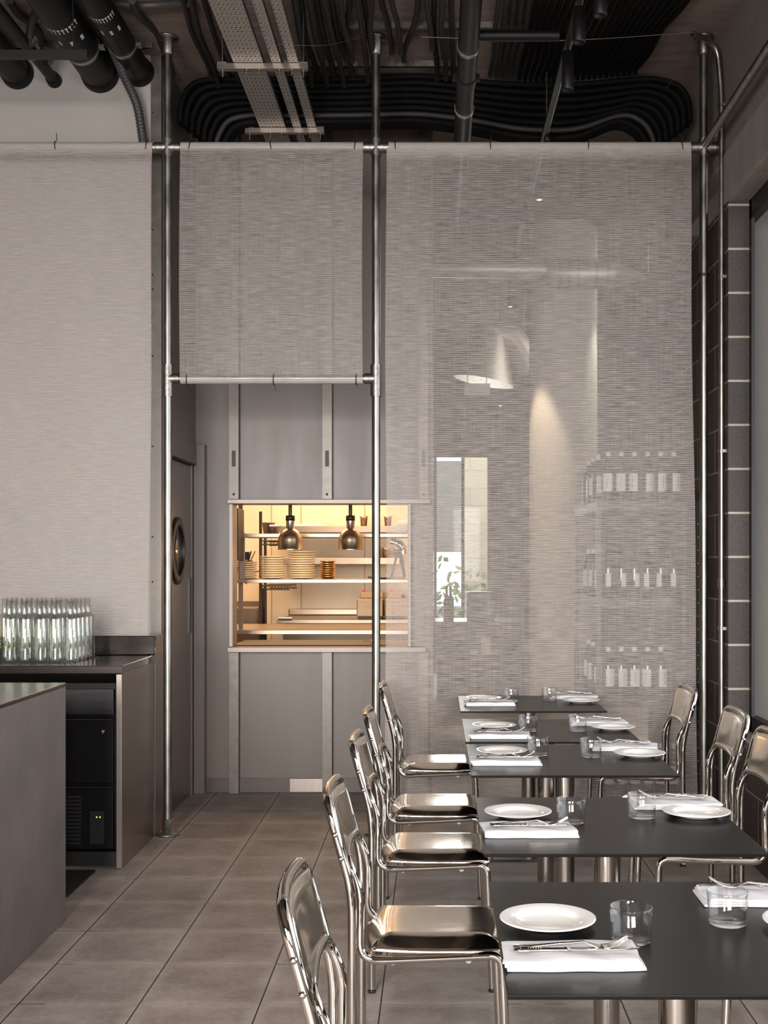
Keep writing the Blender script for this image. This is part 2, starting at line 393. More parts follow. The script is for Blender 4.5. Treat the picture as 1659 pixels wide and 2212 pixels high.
def copy_tree(o, parent=None, top=True):
    c = o.copy(); COL.objects.link(c)
    if parent: c.parent = parent
    for ch in list(o.children): copy_tree(ch, c, False)
    return c
def place(proto, used, loc, rz, label, group):
    o = proto if not used[0] else copy_tree(proto)
    used[0] = True
    o.location = loc; o.rotation_euler = (0, 0, rz); o['label'] = label; o['group'] = group
    return o
def at(x, y, Y):
    return Vector(((x-VX)*Y/FPX, Y, CH-(y-VY)*Y/FPX))
ORD = ['first','second','third','fourth','fifth','sixth','seventh','eighth','ninth','tenth','eleventh','twelfth','thirteenth','fourteenth','fifteenth','sixteenth','seventeenth','eighteenth','nineteenth','twentieth','twenty-first','twenty-second','twenty-third','twenty-fourth','twenty-fifth','twenty-sixth','twenty-seventh','twenty-eighth','twenty-ninth','thirtieth']
CEIL = 4.27

# ============================================================ SETTING
struct('floor', MB().box(-4.6, 4.5, -3.6, 16.3, -.1, 0), 'floor', 'grey stone tile floor with dark joints', 'floor')
struct('ceiling', MB().box(-4.6, 4.5, -3.6, 16.3, CEIL, CEIL+.1), 'ceil', 'stained brown board ceiling above the pipes', 'ceiling')
# wall behind the camera with two window openings
m = MB(); Y0, Y1 = -3.6, -3.45
m.box(-4.6, -3.15, Y0, Y1, 0, CEIL).box(-.65, .5, Y0, Y1, 0, CEIL).box(2.1, 4.5, Y0, Y1, 0, CEIL)
m.box(-3.15, -.65, Y0, Y1, 0, .45).box(-3.15, -.65, Y0, Y1, 3.05, CEIL).box(.5, 2.1, Y0, Y1, 0, .45).box(.5, 2.1, Y0, Y1, 3.05, CEIL)
struct('wall_back', m, 'rearwall')
struct('wall_left', MB().box(-4.7, -4.6, -3.6, 16.3, 0, CEIL), 'rearwall')
# right wall: dark block below the lintel, opening for the side window, pale lintel, grey block above
WX = 1.53
m = MB(); m.box(WX, WX+.10, 6.40, 8.15, 0, 3.34).box(WX, WX+.10, -3.45, 6.40, 0, .575).box(WX, WX+.10, -3.45, 1.4, .575, 3.34)
struct('wall_right', m, 'block_dark', 'dark brown painted block wall on the right side', 'wall')
struct('trim_1', MB().box(WX-.004, WX+.115, 6.385, 6.41, .575, 3.34), 'block_pier', 'dark speckled block pier with white mortar beside the side window', 'pier')
struct('trim_2', MB().box(WX-.012, WX+.22, -3.45, 6.46, 3.34, 3.60), 'concrete', 'pale concrete lintel over the side window', 'lintel')
struct('trim_3', MB().box(WX, WX+.10, -3.45, 8.15, 3.60, CEIL), 'block_grey', 'grey concrete blocks above the lintel', 'wall')
struct('trim_4', MB().box(WX-.006, WX+.30, 1.4, 6.39, .545, .580), 'concrete', 'concrete window sill ledge on the right wall', 'sill')
win = thing('window_1', 'dark framed side window in the block wall on the right', 'window'); win['kind'] = 'structure'
m = MB(); m.box(WX+.105, WX+.122, 6.34, 6.46, .58, 3.34).box(WX+.105, WX+.15, 1.4, 6.46, 3.24, 3.34).box(WX+.105, WX+.15, 1.4, 6.4, .58, .66).box(WX+.105, WX+.15, 1.4, 1.5, .58, 3.34)
m.build('window_frame', 'black', win)
struct('wall_outside', MB().box(WX+.16, 4.4, 6.62, 6.75, 0, 3.5), 'outwall', 'smooth grey wall seen outside the side window', 'wall')
# room beyond the screen
struct('wall_far_right', MB().box(4.4, 4.5, 6.6, 16.3, 0, CEIL), 'roomwall')
m = MB(); m.box(-.02, 4.5, 16.1, 16.25, 2.83, CEIL).box(.69, 4.5, 16.1, 16.25, 0, 2.83).box(-4.6, -.9, 16.1, 16.25, 0, CEIL).box(-.9, -.02, 16.1, 16.25, 2.83, CEIL).box(-.9, .69, 16.1, 16.25, 0, .25)
struct('wall_far', m, 'roomwall', 'grey far wall of the room beyond the fabric screen', 'wall')
w2 = thing('window_2', 'bright far window seen through the fabric screen', 'window'); w2['kind'] = 'structure'
MB().box(.345, .385, 16.08, 16.2, .25, 2.83).box(-.02, .02, 16.08, 16.2, .25, 2.83).build('window_frame', 'black', w2)
o = MB().box(-.9, .69, 16.14, 16.15, .25, 2.83).build('pane', 'paneglass', w2)
struct('wall_street', MB().box(.45, 5, 21, 21.5, -.2, 6), 'stone', 'pale stone building across the street', 'building')
struct('street_wall', MB().box(-3, .42, 19.5, 20, 1.6, 3.05), 'street', 'grey awning front beyond the far window', 'building')
struct('ground', MB().box(-8, 8, 16.3, 40, -.2, -.02), 'ground', 'pale street ground outside the far window', 'ground')
m = MB()
for i in range(520):
    c = Vector((random.uniform(-1.2, 1.2), 18.3+random.uniform(-.25, .25), random.uniform(-.01, 1.55-.5*random.random()))); s = .085
    d = Vector([random.uniform(-1, 1) for _ in range(3)]).normalized(); e = d.orthogonal().normalized()
    m.quad(c-d*s, c+e*s*.5, c+d*s, c-e*s*.5)
tag(m.build('hedge', 'leaf'), 'sunlit green hedge outside the far window', 'hedge')

# front wall of the bar (facing the camera), its return with the kitchen door, and the kitchen wall
BX, BY, KY = -1.52, 6.80, 7.79
struct('wall_bar', MB().box(-4.6, BX, BY, BY+.12, 0, CEIL), 'panelwall', 'pale board wall behind the bar and above the left screen', 'wall')
m = MB(); m.box(BX-.1, BX, BY+.12, 7.02, 0, CEIL).box(BX-.1, BX, 7.02, KY, 2.10, CEIL).box(BX-.1, BX, 7.69, KY, 0, 2.10)
struct('wall_side', m, 'panelgrey', 'grey return wall around the kitchen door', 'wall')
PXL, PXR, PZ0, PZ1 = -1.275, -.165, .925, 1.825
m = MB(); m.box(-4.6, PXL, KY, KY+.08, 0, CEIL).box(PXR, -.015, KY, KY+.08, 0, CEIL).box(PXL, PXR, KY, KY+.08, 0, PZ0).box(PXL, PXR, KY, KY+.08, PZ1, CEIL)
struct('wall_kitchen', m, 'panelgrey', 'grey panelled wall with the kitchen hatch', 'wall')
struct('baseboard_kitchen', MB().box(BX, -.015, KY-.014, KY, 0, .085), 'skirting', 'dark metal skirting along the kitchen wall', 'skirting')
struct('trim_5', MB().box(-.92, -.705, KY-.018, KY-.002, 0.002, .085), 'steel', 'bright steel length of skirting between the studs', 'skirting')
# corner trim with screws
m = MB().box(BX-.055, BX+.004, BY-.006, BY+.03, 0, CEIL)
struct('trim_6', m, 'stud', 'metal corner strip with screws beside the left post', 'trim')
m = MB()
for z in (3.95, 3.3, 3.05, 2.97, 2.6, 2.1, 1.6, 1.35):
    m.lathe([(0, -.006), (.004, -.005), (.005, 0)], (BX-.045, BY-.006, z), 8, 'Y')
o = m.build('screws', 'black'); o['kind'] = 'structure'; o.name = 'trim_7'

# kitchen room behind the hatch
m = MB(); m.box(-2.6, -.05, 10.8, 10.9, 0, 2.7); struct('wall_kitchen_rear', m, 'cream', 'cream panelled rear wall of the kitchen', 'wall')
struct('wall_kitchen_left', MB().box(-2.7, -2.6, KY+.08, 10.9, 0, 2.7), 'cream')
struct('wall_kitchen_right', MB().box(-.06, -.015, KY+.08, 10.9, 0, 2.7), 'cream')
struct('ceiling_kitchen', MB().box(-2.7, -.015, KY+.08, 10.9, 2.7, 2.75), 'cream')
m = MB()
for x in (-1.44, -1.18, -.62): m.box(x-.003, x+.003, 10.794, 10.80, 0, 2.7)
o = m.build('trim_8', 'wood'); o['kind'] = 'structure'

# studs
for i, x in enumerate((-1.269, -.681, -.073)):
    t = thing('metal_stud', ['left zinc wall stud beside the kitchen hatch', 'middle zinc wall stud above and below the hatch', 'right zinc wall stud behind the fabric screen'][i], 'stud', (x, KY, 0), 0, 'zinc studs on the kitchen wall')
    for (z0, z1, nm) in ((0, PZ0-.03, 'lower_stud'), (PZ1+.03, CEIL, 'upper_stud')):
        m = MB(); m.box(-.030, .030, -.062, -.058, z0, z1).box(-.030, -.026, -.058, 0, z0, z1).box(.026, .030, -.058, 0, z0, z1)
        m.build(nm, 'stud', t)
    MB().box(-.012, .012, -.065, -.0615, 2.06, 2.16).build('slot', 'black', t)
    MB().lathe([(0, -.069), (.006, -.067), (.008, -.062)], (0, 0, PZ1+.06), 10, 'Y').build('screw', 'galv', t)

# kitchen hatch frame
t = thing('hatch_frame', 'stainless steel frame around the glowing kitchen hatch', 'hatch', (0, KY, 0))
MB().box(-1.30, -.03, -.12, .09, PZ1-.002, PZ1+.026).build('top_lip', 'jamb', t, bevel=.003)
MB().box(-1.30, -.06, -.12, .60, PZ0-.032, PZ0).build('sill', 'jamb', t, bevel=.003)
MB().box(PXL-.018, PXL+.006, -.10, .07, PZ0+.001, PZ1-.003).build('side_jamb', 'jamb', t, bevel=.002)
MB().box(PXR-.006, PXR+.014, -.10, .07, PZ0+.001, PZ1-.003).build('side_jamb', 'jamb', t, bevel=.002)
MB().box(PXR+.016, -.02, -.012, -.001, PZ0-.02, PZ1-.003).build('side_panel', 'steel_dark', t)

# kitchen door
t = thing('door_1', 'grey kitchen swing door with round porthole window', 'door', (BX, 7.35, 0)); t['kind'] = 'structure'
MB().box(-.06, -.012, -.33, .33, .005, 2.06).build('door_leaf', 'steel', t, bevel=.002)
MB().lathe([(.150, .001), (.150, .012), (.200, .008), (.202, -.012), (.150, -.012)], (-.008, -.07, 1.525), 40, 'X', True).build('porthole_ring', 'steel_dark', t)
MB().lathe([(0, -.006), (.152, -.006), (.152, 0), (0, 0)], (-.004, -.07, 1.525), 40, 'X').build('porthole_glass', 'steel_h', t)
MB().box(-.012, -.002, .255, .30, 1.02, 1.36).build('push_plate', 'steel_dark', t)
m = MB(); m.box(0, .02, -.36, .40, 2.07, 2.20); m.box(-.10, .0, .335, .36, 0, 2.08)
m.build('door_head', 'panelgrey', t)
MB().box(0, .07, .36, .435, 0, 2.20).build('door_jamb', 'panelgrey', t, bevel=.003)
MB().box(-.05, .018, -.33, .335, 2.062, 2.07).build('head_seal', 'black', t)

# ============================================================ SCAFFOLD FRAME AND FABRIC
SY = 6.56; TR = .0243; ZT = 3.676; ZM = 2.440; PX = (-1.430, -.316, 1.436)
def post(x, nm, midtee, side):
    t = thing('scaffold_post', nm, 'post', (x, SY, 0), 0, 'upright tubes of the screen frame')
    MB().tube([(0, 0, .012), (0, 0, CEIL-.02)], TR-.003 if False else TR*.93, 24).build('tube', 'galv', t)
    MB().lathe([(0, .001), (.062, .001), (.062, .009), (.030, .012), (.029, .085), (.023, .087)], (0, 0, 0), 28).build('base_flange', 'galv_dark', t)
    MB().lathe([(.023, CEIL-.10), (.029, CEIL-.095), (.029, CEIL-.012), (.055, CEIL-.010), (.055, CEIL-.001), (0, CEIL-.001)], (0, 0, 0), 28).build('ceiling_flange', 'galv_dark', t)
    m = MB().tube([(0, 0, ZT-.045), (0, 0, ZT+.045)], .0295, 24).tube([(-.067, 0, ZT), (.067, 0, ZT)], .0293, 24)
    m.build('cross_fitting', 'galv_dark', t)
    if midtee:
        m = MB().tube([(0, 0, ZM-.095), (0, 0, ZM+.075)], .030, 24).tube([(0, 0, ZM), (side*.062, 0, ZM)], .029, 24)
        m.build('tee_fitting', 'galv_dark', t)
    return t
post(PX[0], 'left upright steel tube of the screen frame, beside the bar', True, 1)
post(PX[1], 'middle upright steel tube of the screen frame', True, -1)
t3 = post(PX[2], 'right upright steel tube of the screen frame by the block wall', False, 0)
MB().tube([(0, 0, 2.985), (0, 0, 3.0)], .030, 24).build('clamp_band', 'black', t3)
def rail(x0, x1, z, label):
    t = thing('scaffold_rail', label, 'rail', ((x0+x1)/2, SY, z), 0, 'horizontal tubes of the screen frame')
    h = (x1-x0)/2
    MB().tube([(-h, 0, 0), (h, 0, 0)], TR*.93, 24).build('tube', 'galv', t)
    return t
rail(-4.4, PX[0]-.066, ZT, 'top horizontal tube left of the left post')
rail(PX[0]+.068, PX[1]-.068, ZT, 'top horizontal tube between left and middle posts')
rail(PX[1]+.068, PX[2]-.068, ZT, 'top horizontal tube between middle and right posts')
rail(PX[0]+.063, PX[1]-.063, ZM, 'lower horizontal tube under the short fabric panel')
o = MB().tube([(PX[2]+.006, SY-.035, ZT+.01), (PX[2]+.006, 3.2, ZT+.01)], TR*.93, 24)
t = thing('scaffold_rail', 'steel tube running along the right wall toward the viewer', 'rail'); o.build('tube', 'galv', t); t['group'] = 'horizontal tubes of the screen frame'
MB().tube([(PX[2]+.069, SY, ZT), (WX-.004, SY, ZT)], TR*.93, 20).build('wall_stub', 'galv_dark', t)

def fabric(name, label, x0, x1, zb, ties, bties=(), skew=0, hembot=False, seed=0):
    rnd = random.Random(seed)
    t = thing('fabric_screen', label, 'screen', (0, SY, 0), 0, 'woven fabric screens on the tube frame')
    R = TR+.004
    prof = []           # (y, z, hem)
    for k in range(0, 13):
        a = PI*(1.02) - k/12*PI*1.55       # round the rail: starts at the front, over the top, ends at the back
        prof.append((-R*1.05*math.cos(a)*-1, ZT+R*1.05*math.sin(a), 1.0))
    prof = [(-R*math.cos(PI*2*(k/16)-.3), ZT+R*math.sin(PI*2*(k/16)-.3)*-1 if False else ZT+R*math.sin(k/16*PI*1.5-.5), 1.0) for k in range(0)]
    hem = [(R*math.sin(a), ZT+R*math.cos(a), 1.0) for a in [math.radians(d) for d in range(150, -91, -20)]]
    down = []
    nb = 46
    ztop = ZT-.004
    zend = ZM+.0 if hembot else zb
    for k in range(1, nb+1):
        z = ztop+(zend-ztop)*k/nb
        down.append((-R, z, 0.0))
    prof = hem+down
    if hembot:
        prof += [(R*math.sin(a), ZM+R*math.cos(a), 1.0) for a in [math.radians(d) for d in range(-110, -331, -20)]]
    nx = max(10, int((x1-x0)/.05))
    me_v = []; hemv = []
    for (y, z, h) in prof:
        for i in range(nx+1):
            u = i/nx; f = min(1, max(0, (ZT-.08-z)/1.2))
            w = 0 if (h or hembot) else f*(.006*math.sin(u*9+z*1.1+seed)+.004*math.sin(u*23-z*.7))
            edge = skew*(ZT-z)/(ZT-zb)*(u if skew else 0)
            me_v.append((x0+(x1-x0)*u+edge+ (0 if 0<i<nx else .004*math.sin(z*3+seed)), y+w, z)); hemv.append(h)
    fs = [(j*(nx+1)+i, j*(nx+1)+i+1, (j+1)*(nx+1)+i+1, (j+1)*(nx+1)+i) for j in range(len(prof)-1) for i in range(nx)]
    m = MB(); m.add(me_v, fs, True); o = m.build('cloth', 'fabric', t)
    a = o.data.attributes.new('hem', 'FLOAT', 'POINT'); a.data.foreach_set('value', hemv)
    for (lst, z) in ((ties, ZT), (bties, ZM)):
        for x in lst:
            X = (x-VX)*SY/FPX; tilt = rnd.uniform(-.006, .006); r = R+.0035
            mb = MB().tube([(X+tilt*math.sin(q), r*math.cos(q), z+r*math.sin(q)) for q in [2*PI*k/20 for k in range(21)]], .0026, 8)
            L_ = rnd.uniform(.01, .05)
            s_ = 1 if z == ZT else -1
            mb.tube([(X+.004, -.004, z+s_*r), (X+.006+tilt, -.006, z+s_*(r+L_))], .002, 6)
            mb.build('cable_tie', 'black', t)
    return t
fabric('a', 'long woven fabric screen left of the left post, behind the bar', -4.0, -1.505, 1.04, (122, 318), skew=-.02, seed=1)
fabric('b', 'short woven fabric screen between the left and middle posts', -1.360, -.386, ZM, (411, 586, 767), (405, 592, 770), hembot=True, seed=2)
fabric('c', 'wide long woven fabric screen right of the middle post', -.262, 1.360, .10, (854, 1059, 1270, 1472), skew=.04, seed=3)

# ============================================================ CHAIRS
R_ = .0125
def lean(z): return 0 if z < .58 else -(z-.58)*.26
def make_chair():
    t = thing('dining_chair', '', 'chair')
    yo = .205; yi = .178; xr = -.205
    for sy in (-1, 1):
        MB().tube([(xr, sy*yo, .012), (xr, sy*yo, .46)], R_, 16).build('leg', 'chrome', t)
        MB().tube([(.205, sy*.192, .012), (.190, sy*.190, .36)], R_, 16).build('leg', 'chrome', t)
    top = .835; xt = xr+lean(top)
    p = [(xr, -yo, .46), (xr, -yo, .60), (xt, -yo, top), (xt-.018, 0, top+.004), (xt, yo, top), (xr, yo, .60), (xr, yo, .46)]
    MB().tube(fillet(p, [0, .10, .065, .2, .065, .10, 0], 9), R_, 18).build('back_frame', 'chrome', t)
    za = .675; xa = xr+lean(za)+.010
    q = [(.190, -.190, .36), (.187, -.190, .430), (-.187, -.190, .414), (xr+.020, -yi, .60), (xa, -yi, za), (xa-.012, 0, za+.010),
         (xa, yi, za), (xr+.020, yi, .60), (-.187, .190, .414), (.187, .190, .428), (.190, .190, .36)]
    MB().tube(fillet(q, [0, .06, .055, .05, .05, .25, .05, .05, .055, .06, 0], 9), R_*.94, 18).build('seat_frame', 'chrome', t)
    MB().tube([(.10, -.185, .414), (.10, .185, .414)], .008, 10).tube([(-.10, -.185, .410), (-.10, .185, .410)], .008, 10).build('cross_bar', 'chrome', t)
    # pressed metal seat: domed pan with rolled skirt
    def pan(u, v):
        a = u*2-1; b = v*2-1
        k = max(abs(a), abs(b))
        sq = 1-.10*(a*a*b*b)
        x = .018+.198*a*sq; y = .200*b*sq
        edge = max(0, (max(abs(a)**1.0, abs(b)**1.0)-.60)/.40)
        z = .472-.034*edge**2.0 -.006*(1-a*a)*(1-b*b) - (.006*max(0, a)**3)
        return (x, y, z)
    m = MB().grid(pan, 32, 32)
    o = m.build('seat', 'seatmetal', t, solid=.003)
    # backrest: shallow metal pan wrapping the tube
    def bk(u, v):
        a = u*2-1; b = v*2-1
        sq = 1-.09*(a*a*b*b)
        y = .196*a*sq; zz = .748+.078*b*sq
        zz -= .012*(1-a*a)*(.5-b*.5)*0
        e = max(0, (max(abs(a), abs(b))-.68)/.32)
        x = xr+lean(zz)+.012 -.018*(1-a*a) + .011*(1-e*e) - .003
        return (x, y, zz)
    MB().grid(bk, 28, 22).build('backrest', 'seatmetal', t, solid=.004)
    for sy in (-1, 1):
        for z in (.752, .690):
            x = xr+lean(z)
            c = (x, sy*(yo+R_*.85), z)
            MB().lathe([(0, sy*.006), (.004, sy*.0055), (.0068, sy*.003), (.0072, 0)], c, 14, 'Y').box(c[0]-.004, c[0]+.004, c[1]+sy*.0061-.0002, c[1]+sy*.0061+.0002, z-.0006, z+.0006).build('screw', 'cutlery', t)
        MB().lathe([(0, 0), (.0135, 0), (.0137, .007), (R_, .009)], (xr, sy*yo, 0), 16).build('foot_cap', 'rubber', t)
        MB().lathe([(0, 0), (.0135, 0), (.0137, .007), (R_, .009)], (.2055, sy*.192, 0), 16).build('foot_cap', 'rubber', t)
    return t
TN = ['nearest', 'second nearest', 'third nearest', 'fourth nearest', 'farthest']
chair = make_chair(); used = [False]
for i, (x, y, r) in enumerate([(-.008, 2.42, 1), (-.012, 3.42, 0), (-.008, 4.375, -.6), (-.006, 5.125, .4), (0.01, 6.19, 0)]):
    place(chair, used, (x, y, 0), math.radians(r), 'polished chrome dining chair on the left side of the %s table' % TN[i], 'chrome chairs along the tables')
for i, (x, y, r) in enumerate([(.955, 3.40, 180), (.965, 4.47, 181), (.99, 5.13, 179), (.985, 6.10, 180)]):
    place(chair, used, (x, y, 0), math.radians(r), 'polished chrome dining chair on the right side of the %s table' % TN[i+1], 'chrome chairs along the tables')

# ============================================================ TABLES AND SETTINGS
TX0, TX1, TZ = .120, .820, .750
tables = [(2.03, 2.745), (3.005, 3.725), (4.10, 4.80), (4.86, 5.56), (5.845, 6.505)]
for i, (a, b) in enumerate(tables):
    cx, cy = (TX0+TX1)/2, (a+b)/2
    t = thing('dining_table', 'square dark-topped pedestal table, %s of the five' % TN[i], 'table', (cx, cy, 0), 0, 'dark square pedestal tables')
    h = (TX1-TX0)/2; d = (b-a)/2
    MB().box(-h, h, -d, d, TZ-.008, TZ).build('tabletop', 'tabletop', t, bevel=.0015)
    MB().box(-.15, .15, -.15, .15, TZ-.016, TZ-.0085).build('mounting_plate', 'black', t)
    MB().tube([(0, 0, .014), (0, 0, TZ-.016)], .036, 32).build('column', 'pedestal', t)
    MB().box(-.20, .20, -.20, .20, .002, .012).lathe([(.058, .0125), (.056, .020), (.038, .024)], (0, 0, 0), 28).build('base_plate', 'steel_dark', t, bevel=.002)
# plates
pp = [(0, .001), (.052, .001), (.055, .003), (.066, .0085), (.092, .0135), (.0952, .0152), (.0948, .0168), (.092, .0172), (.071, .0136), (.066, .0125), (.060, .0078), (.052, .0052), (0, .0046)]
plate = thing('dinner_plate', '', 'plate')
MB().lathe(pp, (0, 0, 0), 48).build('dish', 'plate', plate); plu = [False]
# glass tumbler
gp = [(0, .001), (.034, .001), (.0375, .004), (.0405, .066), (.0400, .0675), (.0390, .066), (.0360, .011), (.033, .009), (0, .0085)]
tumb = thing('glass_tumbler', '', 'glass'); MB().lathe(gp, (0, 0, 0), 40).build('tumbler_body', 'glass', tumb); tuu = [False]
# napkin: folded, three soft layers
def nap_mb(seed):
    m = MB(); rnd = random.Random(seed)
    hx, hy = .122, .058
    for L_, (z0, th, ox, oy, sc) in enumerate([(0, .0055, .004, -.002, 1), (.0057, .0055, 0, .0, .99), (.0114, .0045, -.003, .004, .985)]):
        nx, ny = 26, 14
        # closed loop profile across y (rounded front and back edges)
        prof = []
        for k in range(10):
            a = -PI/2-PI*k/9; prof.append((-hy+th*.5*math.cos(a)*1.0, th*.5+th*.5*math.sin(a)))
        for k in range(1, 8): prof.append((-hy+2*hy*k/8, th))
        for k in range(10):
            a = PI/2-PI*k/9; prof.append((hy+th*.5*math.cos(a), th*.5+th*.5*math.sin(a)))
        for k in range(1, 8): prof.append((hy-2*hy*k/8, 0))
        n = len(prof); vs = []
        for i in range(nx+1):
            u = i/nx*2-1; sh = 1 if abs(u) < .97 else .7
            for (y, z) in prof:
                dz = .0015*math.sin(u*5+y*50+seed+L_)*(z/th) + .0022*max(0, z/th)*math.sin(u*2.2+seed*1.7)*(1 if L_ == 2 else .25)
                skewx = .006*math.sin(y*25+seed)*L_*.5
                vs.append((u*hx*sc+ox+skewx, y*sc+oy+.0015*math.sin(u*7+seed+L_), z0+th*.5+(z-th*.5)*sh+abs(dz)))
        fs = [(i*n+k, i*n+(k+1) % n, (i+1)*n+(k+1) % n, (i+1)*n+k) for i in range(nx) for k in range(n)]
        fs2 = [tuple(range(n)), tuple(nx*n+k for k in range(n))[::-1]]
        m.add(vs, fs, True); m.add([vs[k] for k in range(n)], [tuple(range(n))]); m.add([vs[nx*n+k] for k in range(n)], [tuple(range(n))[::-1]])
    return m
# knife and fork, lying along +x, origin at handle end
def handle(m, L_, hw, hz, z):
    prof = [(0, .3), (.006, .75), (.016, 1.0), (.030, .80), (.050, .62), (.075, .60), (L_-.010, .55), (L_-.006, .75), (L_, .75), (L_+.002, .4)]
    m.tube([(x, 0, z) for x, _ in prof], [hw*k for _, k in prof], 12, ry=None)
    return m
def make_knife():
    t = thing('table_knife', '', 'knife')
    m = MB(); handle(m, .098, .0105, .005, 0); 
    m.xf(Matrix.Diagonal((1, 1, .55, 1))); m.v = [v+Vector((0, 0, .0062)) for v in m.v]
    for k in range(9):
        m.tube([(.012+k*.0045, -.0055+.0003*k, .010), (.014+k*.0045, .0055-.0003*k, .010)], .0009, 6)
    m.build('handle', 'cutlery', t)
    m = MB(); bl = [(.098, -.003, .004), (.104, -.007, .008), (.150, -.0075, .009), (.200, -.006, .0085), (.222, -.001, .006), (.226, .003, .004)]
    top = [(x, y0, .0075) for x, y0, y1 in bl]+[(x, y1, .0075) for x, y0, y1 in reversed(bl)]
    bot = [(x, y, .0058) for x, y, z in top]; n = len(top)
    m.add(top+bot, [tuple(range(n)), tuple(range(n, 2*n))[::-1]]+[(i, i+n, (i+1) % n+n, (i+1) % n) for i in range(n)])
    m.build('blade', 'cutlery', t); return t
def make_fork():
    t = thing('table_fork', '', 'fork')
    def zf(x):
        pts = [(0, .004), (.02, .005), (.10, .012), (.125, .0145), (.140, .010), (.155, .005), (.170, .007), (.185, .012), (.205, .023)]
        for (a, za), (b, zb) in zip(pts, pts[1:]):
            if x <= b:
                k = (x-a)/(b-a); k = k*k*(3-2*k)*.5+k*.5; return za+(zb-za)*k
        return pts[-1][1]
    def wf(x):
        pts = [(0, .003), (.008, .009), (.02, .0105), (.045, .0065), (.09, .0038), (.125, .0035), (.138, .006), (.150, .0118), (.160, .0125)]
        for (a, wa), (b, wb) in zip(pts, pts[1:]):
            if x <= b: return wa+(wb-wa)*(x-a)/(b-a)
        return .0125
    m = MB(); n = 40
    rows = [(.160*i/n) for i in range(n+1)]
    vs = []
    for x in rows:
        w = wf(x); z = zf(x)
        vs += [(x, -w, z), (x, -w*.4, z+.0022), (x, w*.4, z+.0022), (x, w, z), (x, w*.4, z-.0018), (x, -w*.4, z-.0018)]
    fs = [(i*6+k, i*6+(k+1) % 6, (i+1)*6+(k+1) % 6, (i+1)*6+k) for i in range(n) for k in range(6)]
    m.add(vs, fs, True); m.add(vs[:6], [(0, 1, 2, 3, 4, 5)]); m.add(vs[-6:], [(5, 4, 3, 2, 1, 0)])
    m.build('handle', 'cutlery', t)
    m = MB()
    for k in range(4):
        y = -.0105+.007*k
        m.tube([(.158+.047*q/8, y*(1-.05*q/8), zf(.158+.047*q/8)) for q in range(9)], [.0021-.0011*q/8 for q in range(9)], 8)
    m.build('tines', 'cutlery', t); return t
knife = make_knife(); fork = make_fork(); knu = [False]; fou = [False]
S = [ # plate, glass, napkin near-left corner & rot ; right: plate, glass, napkin
 dict(p=(.222, 2.420), g=(.370, 2.315), n=(.243, 2.205, 1.2), P=(.738, 2.40), G=(.578, 2.425), N=(.685, 2.60, 0)),
 dict(p=(.233, 3.450), g=(.372, 3.360), n=(.247, 3.235, 0),  P=(.735, 3.450), G=(.578, 3.430), N=(.700, 3.59, 0)),
 dict(p=(.247, 4.560), g=(.379, 4.520), n=(.249, 4.350, 0),  P=(.750, 4.500), G=(.570, 4.490), N=(.720, 4.67, -3)),
 dict(p=(.252, 5.260), g=(.390, 5.160), n=(.262, 4.99, 0),   P=(.755, 5.210), G=(.600, 5.170), N=(.715, 5.38, 0)),
 dict(p=(.250, 6.300), g=(.385, 6.230), n=(.270, 6.100, 0),  P=(.735, 6.200), G=(.585, 6.280), N=(.715, 6.40, 0))]
for i, s in enumerate(S):
    T = 'the %s table' % TN[i]
    for side, P_, G_, N_ in (('left', s['p'], s['g'], s['n']), ('right', s['P'], s['G'], s['N'])):
        fl = side == 'right'
        place(plate, plu, (*P_, TZ+.0002), random.random()*6, 'white rimmed china plate on the %s side of %s' % (side, T), 'white plates on the tables')
        place(tumb, tuu, (*G_, TZ+.0002), random.random()*6, 'clear glass tumbler on the %s side of %s' % (side, T), 'tumblers on the tables')
        o = nap_mb(i*2+fl+1).build('napkin', 'linen', loc=(N_[0], N_[1], TZ+.0003)); o.rotation_euler = (0, 0, math.radians(N_[2]+(180 if fl else 0)))
        tag(o, 'folded white linen napkin under cutlery on the %s side of %s' % (side, T), 'napkin', 'folded napkins on the tables')
        sg = -1 if fl else 1; rz = PI if fl else 0; a = math.radians(N_[2]); zt = TZ+.0200
        kx, ky = N_[0]-sg*.103, N_[1]-sg*.020
        place(knife, knu, (kx, ky, zt), rz+a+.01, 'silver table knife on the %s napkin of %s' % (side, T), 'knives on the napkins')
        place(fork, fou, (kx+sg*.000, ky+sg*.021, zt+.001), rz+a-.06, 'silver table fork on the %s napkin of %s' % (side, T), 'forks on the napkins')

# ============================================================ BAR COUNTER (back bar) with fridge
cx1, cy0, cy1 = -1.485, 5.83, 6.50
t = thing('back_bar_counter', 'stainless steel counter with bottles and rolled backsplash', 'counter', (cx1, cy0, 0))
MB().box(-2.6, 0, 0, cy1-cy0+.02, .928, .968).build('worktop', 'steel_h', t, bevel=.004)
MB().box(-2.6, 0, cy1-cy0-.02, cy1-cy0+.03, .969, 1.070).build('backsplash', 'splash', t, bevel=.004)
MB().box(-.034, -.006, .008, cy1-cy0, .002, .927).build('end_panel', 'steel', t, bevel=.002)
MB().box(-.034, -.006, cy1-cy0+.032, BY-cy0-.008, .002, 1.06).build('end_panel', 'steel', t, bevel=.002)
MB().box(-2.6, -.036, .06, .62, .002, .07).build('plinth', 'black', t)
MB().box(-2.6, -.95, .07, .62, .071, .90).build('cabinet_body', 'fridge', t)
fx1 = cx1-.060; fy = 5.90
t = thing('undercounter_fridge', 'black undercounter fridge with lock and vents beneath the steel counter', 'fridge', (fx1, fy, 0))
MB().box(-.86, 0, .03, .50, .075, .875).build('body', 'fridge', t)
MB().box(-.86, -.002, 0, .029, .725, .850).build('top_panel', 'fridge_top', t, bevel=.003)
d = MB().box(-.86, -.004, 0, .029, .395, .698).build('drawer_front', 'fridge', t, bevel=.003)
